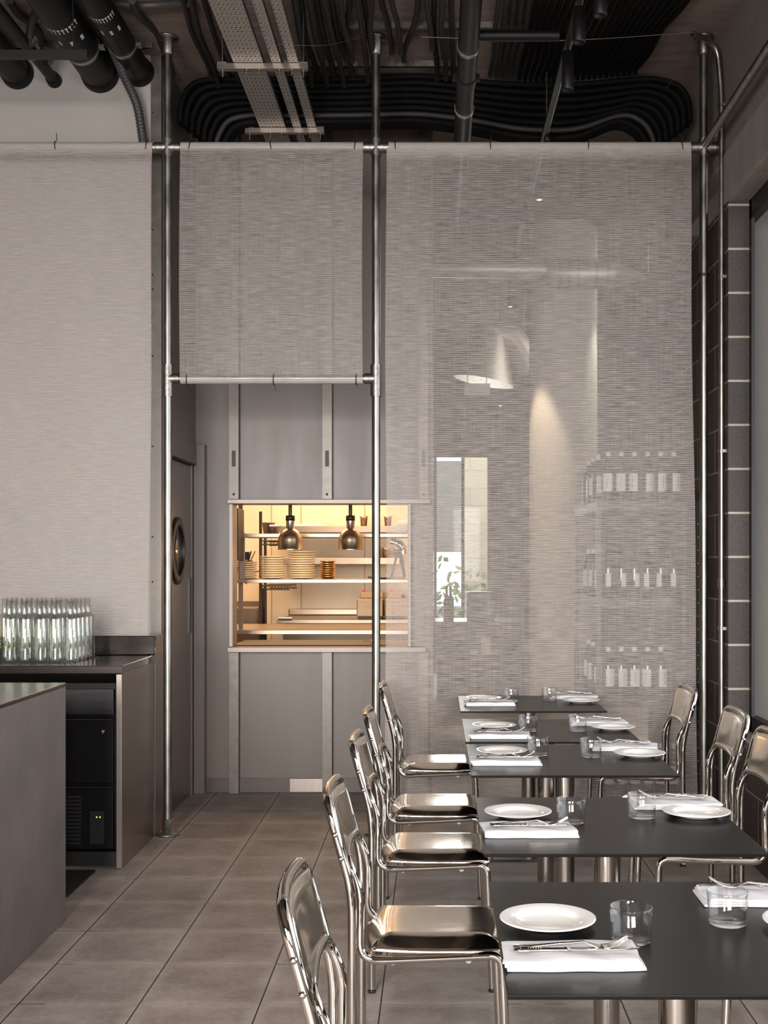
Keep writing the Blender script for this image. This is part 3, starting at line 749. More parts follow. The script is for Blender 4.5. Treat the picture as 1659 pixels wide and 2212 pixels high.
MB().tube([(-.86, -.004, .703), (-.004, -.004, .703)], .006, 10).build('grip_rail', 'fridge_top', d)
MB().lathe([(0, -.007), (.008, -.007), (.009, -.004), (.013, -.003), (.014, 0)], (-.055, 0, .645), 20, 'Y').box(-.0565, -.0535, -.0075, -.006, .638, .652).build('lock', 'steel', d)
g = MB().box(-.86, -.004, 0, .029, .080, .370).build('vent_panel', 'fridge', t, bevel=.003)
MB().tube([(-.86, -.003, .377), (-.004, -.003, .377)], .005, 8).build('grip_rail', 'fridge_top', t)
m = MB()
for k in range(13): m.box(-.30, -.155, -.006, 0, .105+k*.0185, .116+k*.0185)
m.build('vent_grille', 'black', g)
e = MB().box(-.115, -.045, -.010, 0, .105, .265).build('control_panel', 'black', g, bevel=.002)
for x in (-.080, -.064): MB().lathe([(0, -.002), (.0028, -.001), (.003, 0)], (x, -.0105, .236), 10, 'Y').build('led', 'led', e)
MB().lathe([(0, -.002), (.003, -.001), (.003, 0)], (-.27, .028, .864), 10, 'Y').build('indicator', 'ledw', t)
# counter bottles: grid of clear swing bottles with printed marks
bp_ = [(0, .003), (.026, .001), (.0335, .003), (.0345, .010), (.0345, .212), (.033, .220), (.022, .226), (.0150, .232), (.0140, .240), (.0135, .300), (.0158, .302), (.0158, .309), (.0138, .310),
       (.0112, .309), (.0112, .240), (.0125, .231), (.0310, .214), (.0318, .208), (.0318, .020), (.028, .014), (0, .013)]
bot = thing('glass_bottle', '', 'bottle'); MB().lathe(bp_, (0, 0, 0), 26).build('bottle_body', 'botglass', bot)
m = MB()
def mark(mb, a0, z, w, h):
    r = .0349; n = 3; w *= .7; h *= .8
    vs = []
    for k in range(n+1):
        a = a0+w/r*(k/n-.5)
        for zz in (z, z+h): vs.append((r*math.sin(a), -r*math.cos(a), zz))
    mb.add(vs, [(2*k, 2*k+2, 2*k+3, 2*k+1) for k in range(n)])
rr = random.Random(4)
for k in range(8):
    z = .062+k*.017
    w = (.014, .008, .014, .011, .014, .006, .012, .014)[k]
    mark(m, -.15, z, w, .0028); mark(m, -.15, z+.008, w*.8, .0022)
    mark(m, -.15-(w*.4/.035), z, .0022, .010); mark(m, -.15+(w*.35/.035), z+(.002 if k % 2 else 0), .0022, .009)
for k in range(3): mark(m, .42, .070+k*.02, .004, .012)
m.build('printed_label', 'botprint', bot); bou = [False]
cols = ['rightmost', 'second from the right', 'third from the right', 'fourth from the right', 'fifth from the right', 'sixth from the right']
for r_ in range(5):
    for c_ in range(5 if r_ < 2 else 6):
        place(bot, bou, (-1.787-.0752*c_+random.uniform(-.002, .002), 6.005+.0765*r_, .9685), random.uniform(-.25, .25),
              'clear glass bottle, %s in the %s row on steel counter' % (cols[c_], ['front', 'second', 'middle', 'fourth', 'rear'][r_]), 'clear bottles on the steel counter')
# small folded paper behind the bottles
# island block in front
t = thing('bar_island', 'rough rendered bar island with steel top at the left edge', 'counter', (-1.505, 5.0, 0))
MB().box(-1.3, 0, -2.6, 0, .001, .955).build('body', 'plaster', t, bevel=.004)
MB().box(-1.3, 0, -2.6, 0, .956, .971).build('steel_top', 'steel_h', t, bevel=.002)
o = MB().box(-2.10, -1.60, 5.35, 5.78, .002, .012).build('rubber_mat', 'rubber'); tag(o, 'black rubber mat on the floor behind the bar island', 'mat')

# ============================================================ KITCHEN INTERIOR
def shelf(name, label, x0, x1, y0, y1, z, th=.03, mat='warmsteel', posts=()):
    t = thing(name, label, 'shelf', (0, 0, 0)); MB().box(x0, x1, y0, y1, z-th, z).build('board', mat, t, bevel=.003)
    for (x, y, za, zb) in posts: MB().box(x-.012, x+.012, y-.012, y+.012, za, zb).build('upright', mat, t)
    return t
ZB = at(0, 1251, 8.45).z; ZA = at(0, 1153, 8.45).z
t = shelf('pass_counter', 'steel prep counter behind the kitchen hatch', -2.2, -.08, 8.50, 9.35, .985, .03)
MB().box(-2.2, -.08, 8.52, 9.3, .05, .85).build('body', 'black', t)
t = thing('pass_shelf', 'two tier steel pass shelf holding the plate stacks', 'shelf')
MB().box(-1.30 if False else -1.375, -.075, 8.40, 8.78, ZB-.026, ZB).build('lower_board', 'warmsteel', t, bevel=.003)
MB().box(-1.33, -.17, 8.40, 8.78, ZA-.026, ZA).build('upper_board', 'warmsteel', t, bevel=.003)
for x in (-1.365, -.155): MB().box(x-.014, x+.014, 8.60, 8.63, .987, 1.92).build('upright', 'warmsteel', t)
# heat lamps
def heat_lamp():
    t = thing('heat_lamp', '', 'lamp')
    MB().tube([(0, 0, .215), (0, 0, .305)], .012, 14).build('stem', 'lamp_top', t)
    MB().lathe([(0, .222), (.030, .222), (.030, .188), (0, .188)], (0, 0, 0), 24).build('collar', 'lamp_top', t)
    n = MB().lathe([(.027, .188), (.027, .140), (.031, .134)], (0, 0, 0), 28).build('neck', 'steel', t)
    m = MB()
    for a in (-.45, .35):
        m.box(.026*math.sin(a)-.002, .026*math.sin(a)+.002, -.0285*math.cos(a)-.0005, -.0285*math.cos(a)+.001, .150, .178)
    m.build('vent_slot', 'black', n)
    MB().lathe([(.031, .134), (.048, .124), (.064, .106), (.074, .086), (.079, .062), (.080, .004), (.084, 0), (.080, -.001), (.076, .004), (.074, .070), (.03, .125)], (0, 0, 0), 36).build('lamp_shade', 'lamp', t)
    MB().lathe([(0, .015), (.025, .022), (.035, .045), (.025, .075), (0, .09)], (0, 0, 0), 18).build('bulb', 'lampglow', t)
    return t
hl = heat_lamp(); hu = [False]
for x, lb in ((627, 'left'), (757, 'right')):
    p = at(x, 1187, 8.02)
    place(hl, hu, (p.x, p.y, p.z), 0, '%s bell-shaped bronze heat lamp hanging in the kitchen hatch' % lb, 'heat lamps over the pass')
    o = bpy.data.lights.new('heat_lamp_light', 'POINT'); o.energy = 3; o.color = (1, .62, .3); o.shadow_soft_size = .03
    oo = bpy.data.objects.new('heat_lamp_light', o); COL.objects.link(oo); oo.location = (p.x, p.y, p.z-.01)
# plate stacks
def stack(x, Y, n, r, hgt, label, grp, mat='warmplate', bowl=False, extra=0):
    base = thing('bowl' if bowl else 'stacked_plate', '', 'bowl' if bowl else 'plate')
    if bowl: pr = [(0, .001), (r*.7, .001), (r, hgt*1.0), (r*1.04, hgt*1.25), (r*.96, hgt*1.2), (r*.6, .004), (0, .004)]
    else: pr = [(0, .001), (r*.62, .001), (r*.90, hgt*.30), (r*.98, hgt*.42), (r, hgt*.55), (r, hgt*.96), (r*.985, hgt*.985), (r*.60, hgt*.7), (0, hgt*.66)]
    MB().lathe(pr, (0, 0, 0), 32).build('bowl_body' if bowl else 'dish', mat, base); u = [False]
    X = (x-VX)*Y/FPX
    for k in range(n):
        w = ORD[n-1-k] + ' from the top' if k < n-1 else 'topmost'
        place(base, u, (X+random.uniform(-.0015, .0015), Y, ZB+.001+k*(hgt+.0006)), random.random(), label % w, grp)
stack(531, 8.55, 8, .076, .0145, 'cream plate, %s of the low left stack on the pass shelf', 'plates in the low left stack')
stack(588, 8.55, 10, .086, .0155, 'cream plate, %s of the middle stack on the pass shelf', 'plates in the middle stack')
stack(652, 8.55, 12, .092, .0155, 'cream plate, %s of the tallest stack on the pass shelf', 'plates in the tallest stack')
stack(708, 8.55, 8, .054, .0145, 'small brass dish, %s of the shiny stack on the pass shelf', 'brass dishes on the pass shelf', 'brass', True)
# monitor
p = at(517, 1155, 8.25)
t = thing('wall_monitor', 'black screen seen edge-on at the left of the hatch', 'monitor', (p.x-.005, 8.25, 1.64))
MB().box(-.018, .012, -.10, .16, -.175, .175).build('casing', 'black', t, bevel=.004)
MB().box(-.018, .014, .16, .19, -.3, .02).build('arm', 'steel', t)
# utensil tub
t = thing('utensil_tub', 'black tub with red rim and wooden utensils above the low plate stack', 'tub', tuple(at(531, 1212, 8.72)-Vector((0, 0, .035))))
MB().box(-.045, .045, -.03, .03, .0, .040).build('tub_body', 'black', t, bevel=.003)
MB().box(-.055, .050, -.035, .035, .018, .032).build('rim', 'red', t, bevel=.003)
MB().box(-.040, .025, -.02, .02, .042, .10).build('divider', 'black', t)
for k, (x, a) in enumerate(((-.035, -.2), (-.012, -.1), (.02, .25), (.035, .4))):
    MB().tube([(x, -.025, .03), (x+a*.09, -.028, .105)], .005, 8).build('utensil', 'wood' if k % 2 else 'black', t)
o = MB().box(-.06, .06, -.05, .05, 0, .030).build('spare_box', 'white', loc=tuple(at(531, 1212, 8.72)-Vector((0, 0, .0655)))); tag(o, 'low pale box beneath the red-rimmed utensil tub', 'box'); 
o2 = shelf('small_shelf', 'short shelf under the utensil tub', -1.40, -1.26, 8.66, 8.78, at(531, 1212, 8.72).z-.066, .012)
# trays/containers on upper board
t = thing('container_stack', 'nested steel containers on the upper pass shelf left of the lamps', 'containers', tuple(at(585, 1153, 8.55)))
MB().lathe([(0, 0), (.035, 0), (.045, .075), (.052, .078), (.044, .077), (.034, .003)], (-.02, .03, 0), 20).build('tall_pan', 'warmsteel', t)
MB().lathe([(0, 0), (.030, 0), (.038, .045), (.042, .047), (.036, .046), (.028, .003)], (.03, -.02, 0), 20).build('small_pan', 'warmsteel', t)
MB().box(-.005, .075, -.05, .03, .049, .062).build('lid', 'white', t, bevel=.003)
def cup(x, y, Y, lb, grp, r=.024, h=.055):
    p = at(x, y, Y)
    t = thing('steel_cup', lb, 'cup', tuple(p), 0, grp)
    MB().lathe([(0, 0), (r*.7, 0), (r*.85, h*.8), (r, h), (r*.92, h), (r*.78, h*.75), (r*.6, .003), (0, .003)], (0, 0, 0), 22).build('cup_body', 'warmsteel', t)
YA2 = 10.45; zA2 = at(0, 1137, YA2).z; zB2 = at(0, 1205, YA2).z
for z, lb, x0 in ((zA2, 'upper rear steel shelf with cloth and cups', -1.32), (zB2, 'lower rear steel shelf with cups', -1.32)):
    shelf('rear_shelf', lb, x0, -.30, 10.35, 10.75, z, .055)
for k, x in enumerate((786, 812, 838)):
    cup(x, 1137-.1, 10.45, ['left', 'middle', 'right'][k]+' flared steel cup on the upper rear kitchen shelf', 'cups on the upper rear shelf', .037, .085)
for k, x in enumerate((812, 834, 858)):
    cup(x, 1205-.1, 10.45, ['left', 'middle', 'right'][k]+' flared steel cup on the lower rear kitchen shelf', 'cups on the lower rear shelf', .037, .085)
p = at(676, 1137, 10.45)
m = MB().grid(lambda u, v: (-.17+.30*u, -.1+.2*v, .001+.030*math.sin(PI*u)**.4*math.sin(PI*v)**.5*(1+.3*math.sin(u*19)+.2*math.sin(v*11+u*7))), 30, 10)
tag(m.build('folded_cloth', 'cloth', loc=tuple(p)), 'crumpled beige cloth on the upper rear kitchen shelf', 'cloth')
# wire rack, sink, tap
t = thing('wire_rack', 'dark wire shelving rack at the left of the kitchen', 'rack')
for (x, y) in ((563, 9.6), (573, 10.1)):
    X = (x-VX)*y/FPX; MB().tube([(X, y, .02), (X, y, at(0, 1105, y).z if x == 563 else at(0, 1160, y).z)], .0125, 12).build('upright', 'steel_dark', t)
for yy in (1168, 1265):
    z = at(0, yy, 9.6).z; m = MB()
    X0 = (563-VX)*9.6/FPX; X1 = -1.14
    for y in (9.6, 10.1):
        m.tube([(X0, y, z), (X1, y, z)], .005, 6).tube([(X0, y, z-.03), (X1, y, z-.03)], .005, 6)
        if y == 9.6:
            for k in range(8): m.tube([(X0+(X1-X0)*k/7, 9.6, z), (X0+(X1-X0)*k/7, 10.1, z)], .003, 5)
        for k in range(9): m.tube([(X0+(X1-X0)*k/9, y, z-.03), (X0+(X1-X0)*(k+.5)/9, y, z), (X0+(X1-X0)*(k+1)/9, y, z-.03)], .003, 5)
    m.build('wire_shelf', 'steel_dark', t)
p = at(535, 1312, 10.2)
t = thing('kitchen_sink', 'steel sink unit with curved tap at the left of the kitchen', 'sink', (p.x, 10.3, 0))
MB().box(-.15, .10, -.25, .25, .02, p.z).build('basin_body', 'warmsteel', t, bevel=.004)
MB().box(-.14, .09, .20, .25, p.z, p.z+.04).build('splashback', 'warmsteel', t)
MB().tube(fillet([(.09, .12, p.z), (.09, .12, p.z+.20), (.0, .06, p.z+.26), (-.03, .0, p.z+.20)], .09), .011, 12).build('tap', 'chrome', t)
MB().tube([(.105, -.05, p.z-.35), (.115, -.05, p.z+.16)], .018, 10).build('hose_grip', 'black', t)
# rear worktop with splashback and two fryers
zW = at(0, 1334, 10.3).z
t = thing('rear_worktop', 'steel worktop with low splashback along the kitchen rear', 'worktop')
MB().box(-1.28, -.08, 9.9, 10.7, zW-.03, zW).build('top', 'warmsteel', t, bevel=.003)
MB().box(-1.28, -.08, 10.70, 10.74, zW, at(0, 1320, 10.7).z+.02).build('splashback', 'warmsteel', t, bevel=.01)
MB().box(-1.24, -.10, 10.0, 10.6, .02, zW-.04).build('body', 'warmsteel', t)
MB().tube([(-1.26, 9.86, zW+.012), (-1.15, 9.86, zW+.012)], .014, 12).build('rail_end', 'steel', t)
for x0, x1, lb in ((770, 827, 'left'), (831, 884, 'right')):
    A = at(x0, 1332, 9.95); B = at(x1, 1332, 9.95); w = (B.x-A.x)/2; Z = zW
    t = thing('countertop_fryer', '%s square steel countertop fryer with red light' % lb, 'fryer', ((A.x+B.x)/2, 10.12, Z+.001), 0, 'steel fryers on the rear worktop')
    MB().box(-w+.01, w-.01, -.14, .14, 0, .018).build('base', 'black', t)
    MB().box(-w, w, -.16, .16, .019, .165).build('body', 'fryer', t, bevel=.010)
    MB().box(-w+.02, w-.005, .02, .15, .166, .215).build('control_box', 'fryer', t, bevel=.005)
    MB().lathe([(0, .022), (.010, .018), (.013, .004), (.013, 0)], (-w+.045, .08, .215), 14).build('warning_light', 'red', t)
    MB().lathe([(0, -.02), (.014, -.018), (.017, 0)], (w*.45, .02, .185), 12, 'Y').build('dial', 'black', t)
    # worn word on the front, soft block capitals
    mb = MB(); s0 = -w*.42
    G = {'B': [(0,0,0,1),(0,1,.8,1),(0,.5,.8,.5),(0,0,.8,0),(.8,0,.8,1)], 'U': [(0,0,0,1),(.8,0,.8,1),(0,0,.8,0)], 'R': [(0,0,0,1),(0,1,.8,1),(.8,.5,.8,1),(0,.5,.8,.5),(.3,.5,.8,0)],
         'A': [(0,0,0,1),(.8,0,.8,1),(0,1,.8,1),(0,.5,.8,.5)], 'L': [(0,0,0,1),(0,0,.8,0)], 'O': [(0,0,0,1),(.8,0,.8,1),(0,1,.8,1),(0,0,.8,0)]}
    for k, ch in enumerate('BURRALO'[:0]+'BUUROOR'):
        for (a, b_, c_, d_) in G[ch]:
            q = s0+k*w*.17; s1 = w*.14
            mb.tube([(q+a*s1, -.1612, .088+b_*.026), (q+c_*s1, -.1612, .088+d_*.026)], .0012, 5)
    mb.build('front_lettering', 'steel', t)
# slicer / chrome appliance at right
p = at(860, 1251, 8.6)
t = thing('bar_press', 'chrome citrus press standing on the right end of the pass shelf', 'press', (p.x, 8.58, ZB+.001))
MB().box(-.06, .05, -.06, .06, 0, .012).build('base', 'steel_dark', t)
MB().tube([(-.045, 0, .012), (.0, 0, .20)], .007, 10).tube([(.045, 0, .012), (.015, 0, .20)], .010, 10).build('stand', 'steel_dark', t)
MB().tube(spline([(.04, 0, .17), (.035, 0, .21), (.0, 0, .245), (-.05, 0, .26)]), [.022]*8+[.028]*8+[.024]*9, 16).build('head', 'chrome', t)
o = MB().lathe([(0, 0), (.055, 0), (.060, .008), (.055, .010), (0, .004)], (0, 0, 0), 24).tube([(-.05, 0, .006), (-.10, 0, .012)], .006, 8).build('black_pan', 'black', loc=tuple(Vector((at(826, 1251, 8.5).x, 8.5, ZB+.001))))
tag(o, 'small black pan lying on the pass shelf behind the middle post', 'pan')
t = thing('white_jug', 'white plastic container on the upper pass shelf at the right', 'container', tuple(at(868, 1153, 8.6)+Vector((0, 0, .001))))
MB().box(-.055, .045, -.05, .05, 0, .075).build('jug_body', 'white', t, bevel=.02)
MB().box(-.02, .035, -.01, .01, .085, .090).build('jug_lid', 'steel', t)
t = thing('prep_tongs', 'steel tongs lying on the hatch sill', 'tongs', (at(805, 1374, 8.2).x, 8.2, PZ0+.001))
MB().tube(spline([(-.06, 0, .006), (0, .012, .008), (.05, .006, .006)]), .003, 8).tube(spline([(-.06, 0, .006), (0, -.012, .008), (.05, -.006, .006)]), .003, 8).build('arms', 'chrome', t)

# ============================================================ CEILING SERVICES
# perforated cable trays on hangers
trays = [(-1.005, -.865, 'wide'), (-.775, -.715, 'middle narrow'), (-.685, -.628, 'right narrow')]
def trx(px, Y): return (px-VX)*Y/FPX
TZ_ = 3.965
for i, (xa, xb, nm) in enumerate([(trx(519, 6.16), trx(571, 6.16), 'wide'), (trx(588, 6.16), trx(608, 6.16), 'middle narrow'), (trx(624, 6.16), trx(645, 6.16), 'right narrow')]):
    if i == 0: xa, xb = trx(505, 6.16), trx(569, 6.16)
    t = thing('cable_tray', '%s perforated steel cable tray under the ceiling' % nm, 'cable tray', (0, 0, 0), 0, 'perforated cable trays')
    MB().box(xa, xb, 3.0, 7.7, TZ_, TZ_+.0015).build('tray_base', 'tray', t)
    MB().box(xa, xa+.0015, 3.0, 7.7, TZ_+.0016, TZ_+.03).box(xb-.0015, xb, 3.0, 7.7, TZ_+.0016, TZ_+.03).build('tray_side', 'stud', t)
for j, (Y, x0, x1) in enumerate(((6.17, 470, 665), (7.09, 530, 700))):
    X0, X1 = trx(x0, Y), trx(x1, Y)
    t = thing('tray_hanger', ['near', 'far'][j]+' galvanised strut hanger carrying the cable trays', 'hanger', (0, Y, 0), 0, 'strut hangers')
    MB().box(X0, X1, -.018, .018, TZ_-.030, TZ_-.027).box(X0, X1, -.018, -.016, TZ_-.027, TZ_-.002).box(X0, X1, .016, .018, TZ_-.027, TZ_-.002).build('strut', 'steel', t)
    for x in (X0+.025, X1-.022):
        MB().tube([(x, 0, TZ_-.065), (x, 0, CEIL-.002)], .0045, 10).build('threaded_rod', 'galv', t)
        MB().box(x-.022, x+.022, -.022, .022, TZ_-.001, TZ_+.004).build('washer', 'steel', t)
    for k in (.32, .46, .68, .82):
        x = X0+(X1-X0)*k; MB().tube([(x, 0, TZ_-.055), (x, 0, TZ_-.03)], .0045, 8).lathe([(.009, TZ_-.036), (.009, TZ_-.031)], (x, 0, 0), 6).build('bolt', 'steel', t)
# ceiling strut channels
for k, (y, x0, x1) in enumerate(((60, 745, 1210), (143, 600, 1010), (103, -40, 330))):
    Y = 2.77*FPX/(VY-y)
    o = MB().box(trx(x0, Y), trx(x1, Y), Y-.012, Y+.012, CEIL-.035, CEIL-.002).build('strut_channel', 'galv')
    tag(o, ['bright galvanised strut fixed to the ceiling nearer the viewer', 'bright galvanised strut fixed to the ceiling farther back', 'galvanised strut on the ceiling above the left pipes'][k], 'strut', 'ceiling struts')
# conduits running along y; x(pixel at y=0), pixel x at end, end pixel y, drop style
def tube_thing(name, path, r, mat, label, cat, group, n=10):
    o = MB().tube(path, r, n).build(name, mat); return tag(o, label, cat, group)
rr = random.Random(11)
cond = []  # (x at y=0, end x, end y, radius, z)
for k, (xa, xe, ye) in enumerate([(395, 455, 160), (412, 470, 175), (440, 500, 185), (468, 520, 190), (500, 560, 185), (635, 672, 175), (650, 688, 176), (668, 705, 176), (684, 724, 176), (700, 742, 175), (717, 765, 173), (735, 760, 120),
                                  (755, 750, 118), (772, 795, 165), (786, 812, 160), (803, 806, 140), (824, 846, 104), (846, 866, 104), (903, 872, 120), (922, 934, 95), (938, 944, 160), (955, 963, 160), (975, 980, 160)]):
    cond.append((xa, xe, ye))
for k, (xa, xe, ye) in enumerate(cond):
    z = CEIL-(.075 if k % 2 else .035); r = .0150
    def pt(x, y, z=z):
        Y = (z-CH)*FPX/(VY-y); return Vector(((x-VX)*Y/FPX, Y, z))
    a = pt(xa, 0); e = pt(xe, ye); back = a-Vector((0, .5, 0))
    b1 = pt(xa+(xe-xa)*.35+rr.uniform(-5, 5), ye*.45); 
    path = [a-Vector((0, 3, 0))]+spline([back, a, b1, pt(xe+(xa-xe)*.12, ye*.85), e, e+Vector((0, .05, -.01))], 6)
    tube_thing('ceiling_conduit', path, r, 'conduit', 'charcoal conduit under the ceiling, %s from the left of the loose run' % ORD[k], 'conduit', 'charcoal ceiling conduits', 12)
# dense run at right
for k in range(26):
    xe = 1060+k*12.6
    ye = 166-abs(k-10)*1.2
    xa = VX+(xe-VX)*VY/(VY-ye)+k*2.0
    z = CEIL-.045
    def pt(x, y, z=z):
        Y = (z-CH)*FPX/(VY-y); return Vector(((x-VX)*Y/FPX, Y, z))
    a = pt(xa, 0); back = a-Vector((0, .5, 0))
    w = 5*math.sin(k*.45)
    path = [a-Vector((0, 3, 0))]+spline([back, a, pt(xa+(xe-xa)*.45+w, ye*.42), pt(xe+3-w*.4+(xa-xe)*.2, ye*.78), pt(xe, ye), pt(xe, ye)+Vector((0, .05, -.008))], 6)
    tube_thing('ceiling_conduit', path, .0135, 'conduit' if k < 5 else 'conduit_blk', 'black conduit under the ceiling, %s from the left of the dense run' % ORD[k], 'conduit', 'black ceiling conduits', 10)
# cross-running sagging bundle
LAYN = ['top', 'second', 'third', 'fourth', 'fifth', 'sixth', 'seventh', 'lowest']
for dep in range(4):
    for lay in range(8):
        z0 = CEIL-.045-.0345*lay; Y = 7.03+dep*.0345; f = lay/7
        L0 = -1.46+.0345*lay; R0 = 1.46-.0345*lay
        drop = .24-.05*f
        mid = [(-1.02+.02*lay, .0), (-.75, 0), (-.45, .002), (-.10, .012*(1-f)+.006), (.22, -.012-.02*f), (.50, -.030-.055*f), (.80, -.030-.055*f), (1.05, -.010-.02*f), (1.17, 0)]
        pts = [(L0-.005, Y, z0-drop), (L0+.01, Y, z0-.12), (L0+.07, Y, z0-.03), (L0+.19, Y, z0)]
        pts += [(x, Y, z0+dz) for x, dz in mid if x > L0+.26 and x < R0-.24]
        pts += [(R0-.19, Y, z0), (R0-.07, Y, z0-.035), (R0-.01, Y, z0-.12), (R0, Y, z0-drop)]
        tube_thing('conduit_loop', spline(pts, 6), .0165, 'conduit' if (lay, dep) == (6, 0) else 'conduit_blk', 'black conduit crossing under the ceiling, %s of the %s layer' % (LAYN[lay], ['front', 'second', 'third', 'rear'][dep]), 'conduit', 'black crossing conduits', 10)
# black drain pipe with clamps
t = thing('drain_pipe', 'large black drain pipe running away under the ceiling', 'pipe')
MB().tube([(.15, 3.0, 3.80), (.15, 8.3, 3.80)], .047, 24).tube([(.15, 8.3, 3.80), (.70, 8.3, 3.80)], .040, 20).build('pipe_body', 'black_pipe', t)
for Y in (5.57, 6.33):
    MB().tube([(.15, Y-.012, 3.80), (.15, Y+.012, 3.80)], .051, 24).build('clamp_ring', 'galv', t)
m = MB().tube([(.15, 5.90, 3.80), (.15, 5.97, 3.80)], .052, 24); m.box(.085, .215, 5.925, 5.955, 3.79, 3.82).build('joint_collar', 'black_pipe', t)
MB().tube([(.15, 5.45, 3.80), (.55, 5.45, 3.80)], .024, 16).build('branch_pipe', 'black_pipe', t)
# track light
t = thing('track_light', 'slim black ceiling track with spot heads right of the drain pipe', 'track light')
MB().box(.597, .625, 3.0, 9.2, 3.84, 3.865).build('track', 'black', t, bevel=.002)
MB().tube([(.632, 3.0, 3.862), (.632, 9.2, 3.862)], .004, 8).build('wire_edge', 'galv', t)
for (x, Y, z, L_) in ((.61, 5.20, 3.66, .15), (.61, 5.65, 3.63, .18), (.66, 4.90, 3.64, .15)):
    h = MB().lathe([(0, L_), (.026, L_), (.028, .01), (.025, 0), (.022, .01), (0, .02)], (x, Y, z), 22).build('spot_head', 'black', t)
    MB().tube([(x, Y, z+L_), (x, Y, 3.842)], .007, 8).build('spot_arm', 'black', h)
t = thing('sprinkler_head', 'thin hanging rod with black fitting just above the wide screen', 'sprinkler')
p = at(1181, 296, 6.9); MB().tube([(p.x, p.y, p.z), (p.x, p.y, CEIL)], .004, 8).build('rod', 'galv', t)
MB().lathe([(0, -.03), (.016, -.03), (.018, 0), (.010, .03), (0, .03)], tuple(p), 14).build('fitting', 'black', t)
# suspension wires
for k, (a, b, lb) in enumerate(((at(600, 95, 5.9), at(800, 75, 6.4), 'left'), (at(910, 80, 6.3), at(1500, 70, 6.3), 'long'), (at(1500, 78, 6.4), at(1440, 190, 6.7), 'short slanting'))):
    tube_thing('steel_wire', spline([a, (Vector(a)+Vector(b))/2-Vector((0, 0, .03)), b], 6), .0014, 'wire', lb+' thin steel wire strung below the conduits', 'wire', 'thin wires', 5)
# black insulated pipes at upper left, ending in the bar wall
PI_ = [(at(215, 158, 6.78), .093, 'largest black insulated pipe, ending low at the left wall', True), (at(300, 154, 6.78), .070, 'second largest black insulated pipe, nearest the left post', True),
       (at(36, 156, 6.78), .078, 'black insulated pipe at the top left corner', False), (at(116, 172, 6.78), .030, 'slim black insulated pipe between the larger left pipes', False)]
for k, (p, r, lb, mk) in enumerate(PI_):
    t = thing('insulated_pipe', lb, 'pipe', (0, 0, 0), 0, 'black insulated pipes')
    MB().tube([(p.x, 2.5, p.z), (p.x, 6.796, p.z)], r, 32).build('pipe_body', 'black_pipe', t)
    if k != 2: MB().tube([(p.x, 6.42, p.z), (p.x, 6.44, p.z)], r+.004, 32).build('clamp_ring', 'galv', t)
    MB().lathe([(r+.0005, -.06), (r+.008, -.05), (r+.007, -.02), (r+.0125, -.004), (r, 0)], (p.x, 6.797, p.z), 28, 'Y').build('end_collar', 'black_pipe', t)
    if k < 2:
        MB().box(p.x+r+.002, p.x+r+.03, 6.41, 6.45, p.z-.012, p.z+.004).build('clamp_bolt', 'galv', t)
    if mk:
        m = MB(); Yb = 6.03 if k == 0 else 5.98
        R0 = r+.0012
        def patch(a0, a1, ya, yb):
            n = 2; vs = []
            for q in range(n+1):
                a = a0+(a1-a0)*q/n
                for y in (ya, yb): vs.append((p.x+R0*math.cos(a), y, p.z+R0*math.sin(a)))
            m.add(vs, [(2*q, 2*q+2, 2*q+3, 2*q+1) for q in range(n)])
        na = 12
        for q in range(na):
            a = -PI*.92+q*(PI*.84)/na
            patch(a, a+.05, Yb, Yb+.035); patch(a-.045, a+.095, Yb-.012, Yb)
            if q % 3 == 1:
                for w in range(3): patch(a-.02, a+.16, Yb+.13+w*.016, Yb+.14+w*.016); patch(a+.0+w*.05, a+.02+w*.05, Yb+.13, Yb+.17)
        m.build('printed_marks', 'mark', t)
        pass
# ribbed grey hose
pts = spline([at(215, 40, 6.2), at(240, 100, 6.45), at(268, 165, 6.6), at(295, 225, 6.69), at(307, 290, 6.72), at(308, 330, 6.735)+Vector((0, .03, 0))], 26)
rad = [.0235+.0025*math.sin(i*PI/1.5) for i in range(len(pts))]
o = MB().tube(pts, rad, 16).build('corrugated_hose', 'hose'); tag(o, 'grey corrugated hose curving down in front of the left wall', 'hose')
t = thing('hanging_bar', 'black horizontal bar hung below the left pipes', 'bar', (0, 0, 0))
p = at(190, 118, 5.9)
MB().box(-3.2, p.x, 5.88, 5.92, p.z-.018, p.z+.016).build('bar_body', 'black', t)
q = at(160, 100, 5.9); MB().tube([(q.x, 5.9, q.z-.02), (q.x-.01, 5.9, CEIL)], .004, 8).build('hanging_rod', 'black', t)
# extra loose conduits at upper left
for k, pl in enumerate(([at(20, 0, 6.0), at(40, 30, 6.2), at(75, 55, 6.4), at(90, 90, 6.6), at(96, 150, 6.78)], [at(285, 0, 6.0), at(298, 30, 6.2), at(335, 65, 6.5), at(352, 100, 6.7), at(372, 160, 7.0)],
                        [at(250, 8, 6.15), at(300, 12, 6.15), at(350, 10, 6.15), at(420, 6, 6.1)], [at(80, 80, 6.3), at(62, 92, 6.3), at(75, 30, 6.2), at(95, 0, 6.05)])):
    tube_thing('loose_conduit', spline(pl, 8), .020, 'conduit' if k != 2 else 'hose', ['dark conduit dipping between the left pipes into the wall', 'dark conduit bending down beside the left post top', 'ribbed conduit crossing behind the left post near the top edge', 'short dark elbow conduit behind the left pipes'][k], 'conduit', 'loose conduits at left', 12)
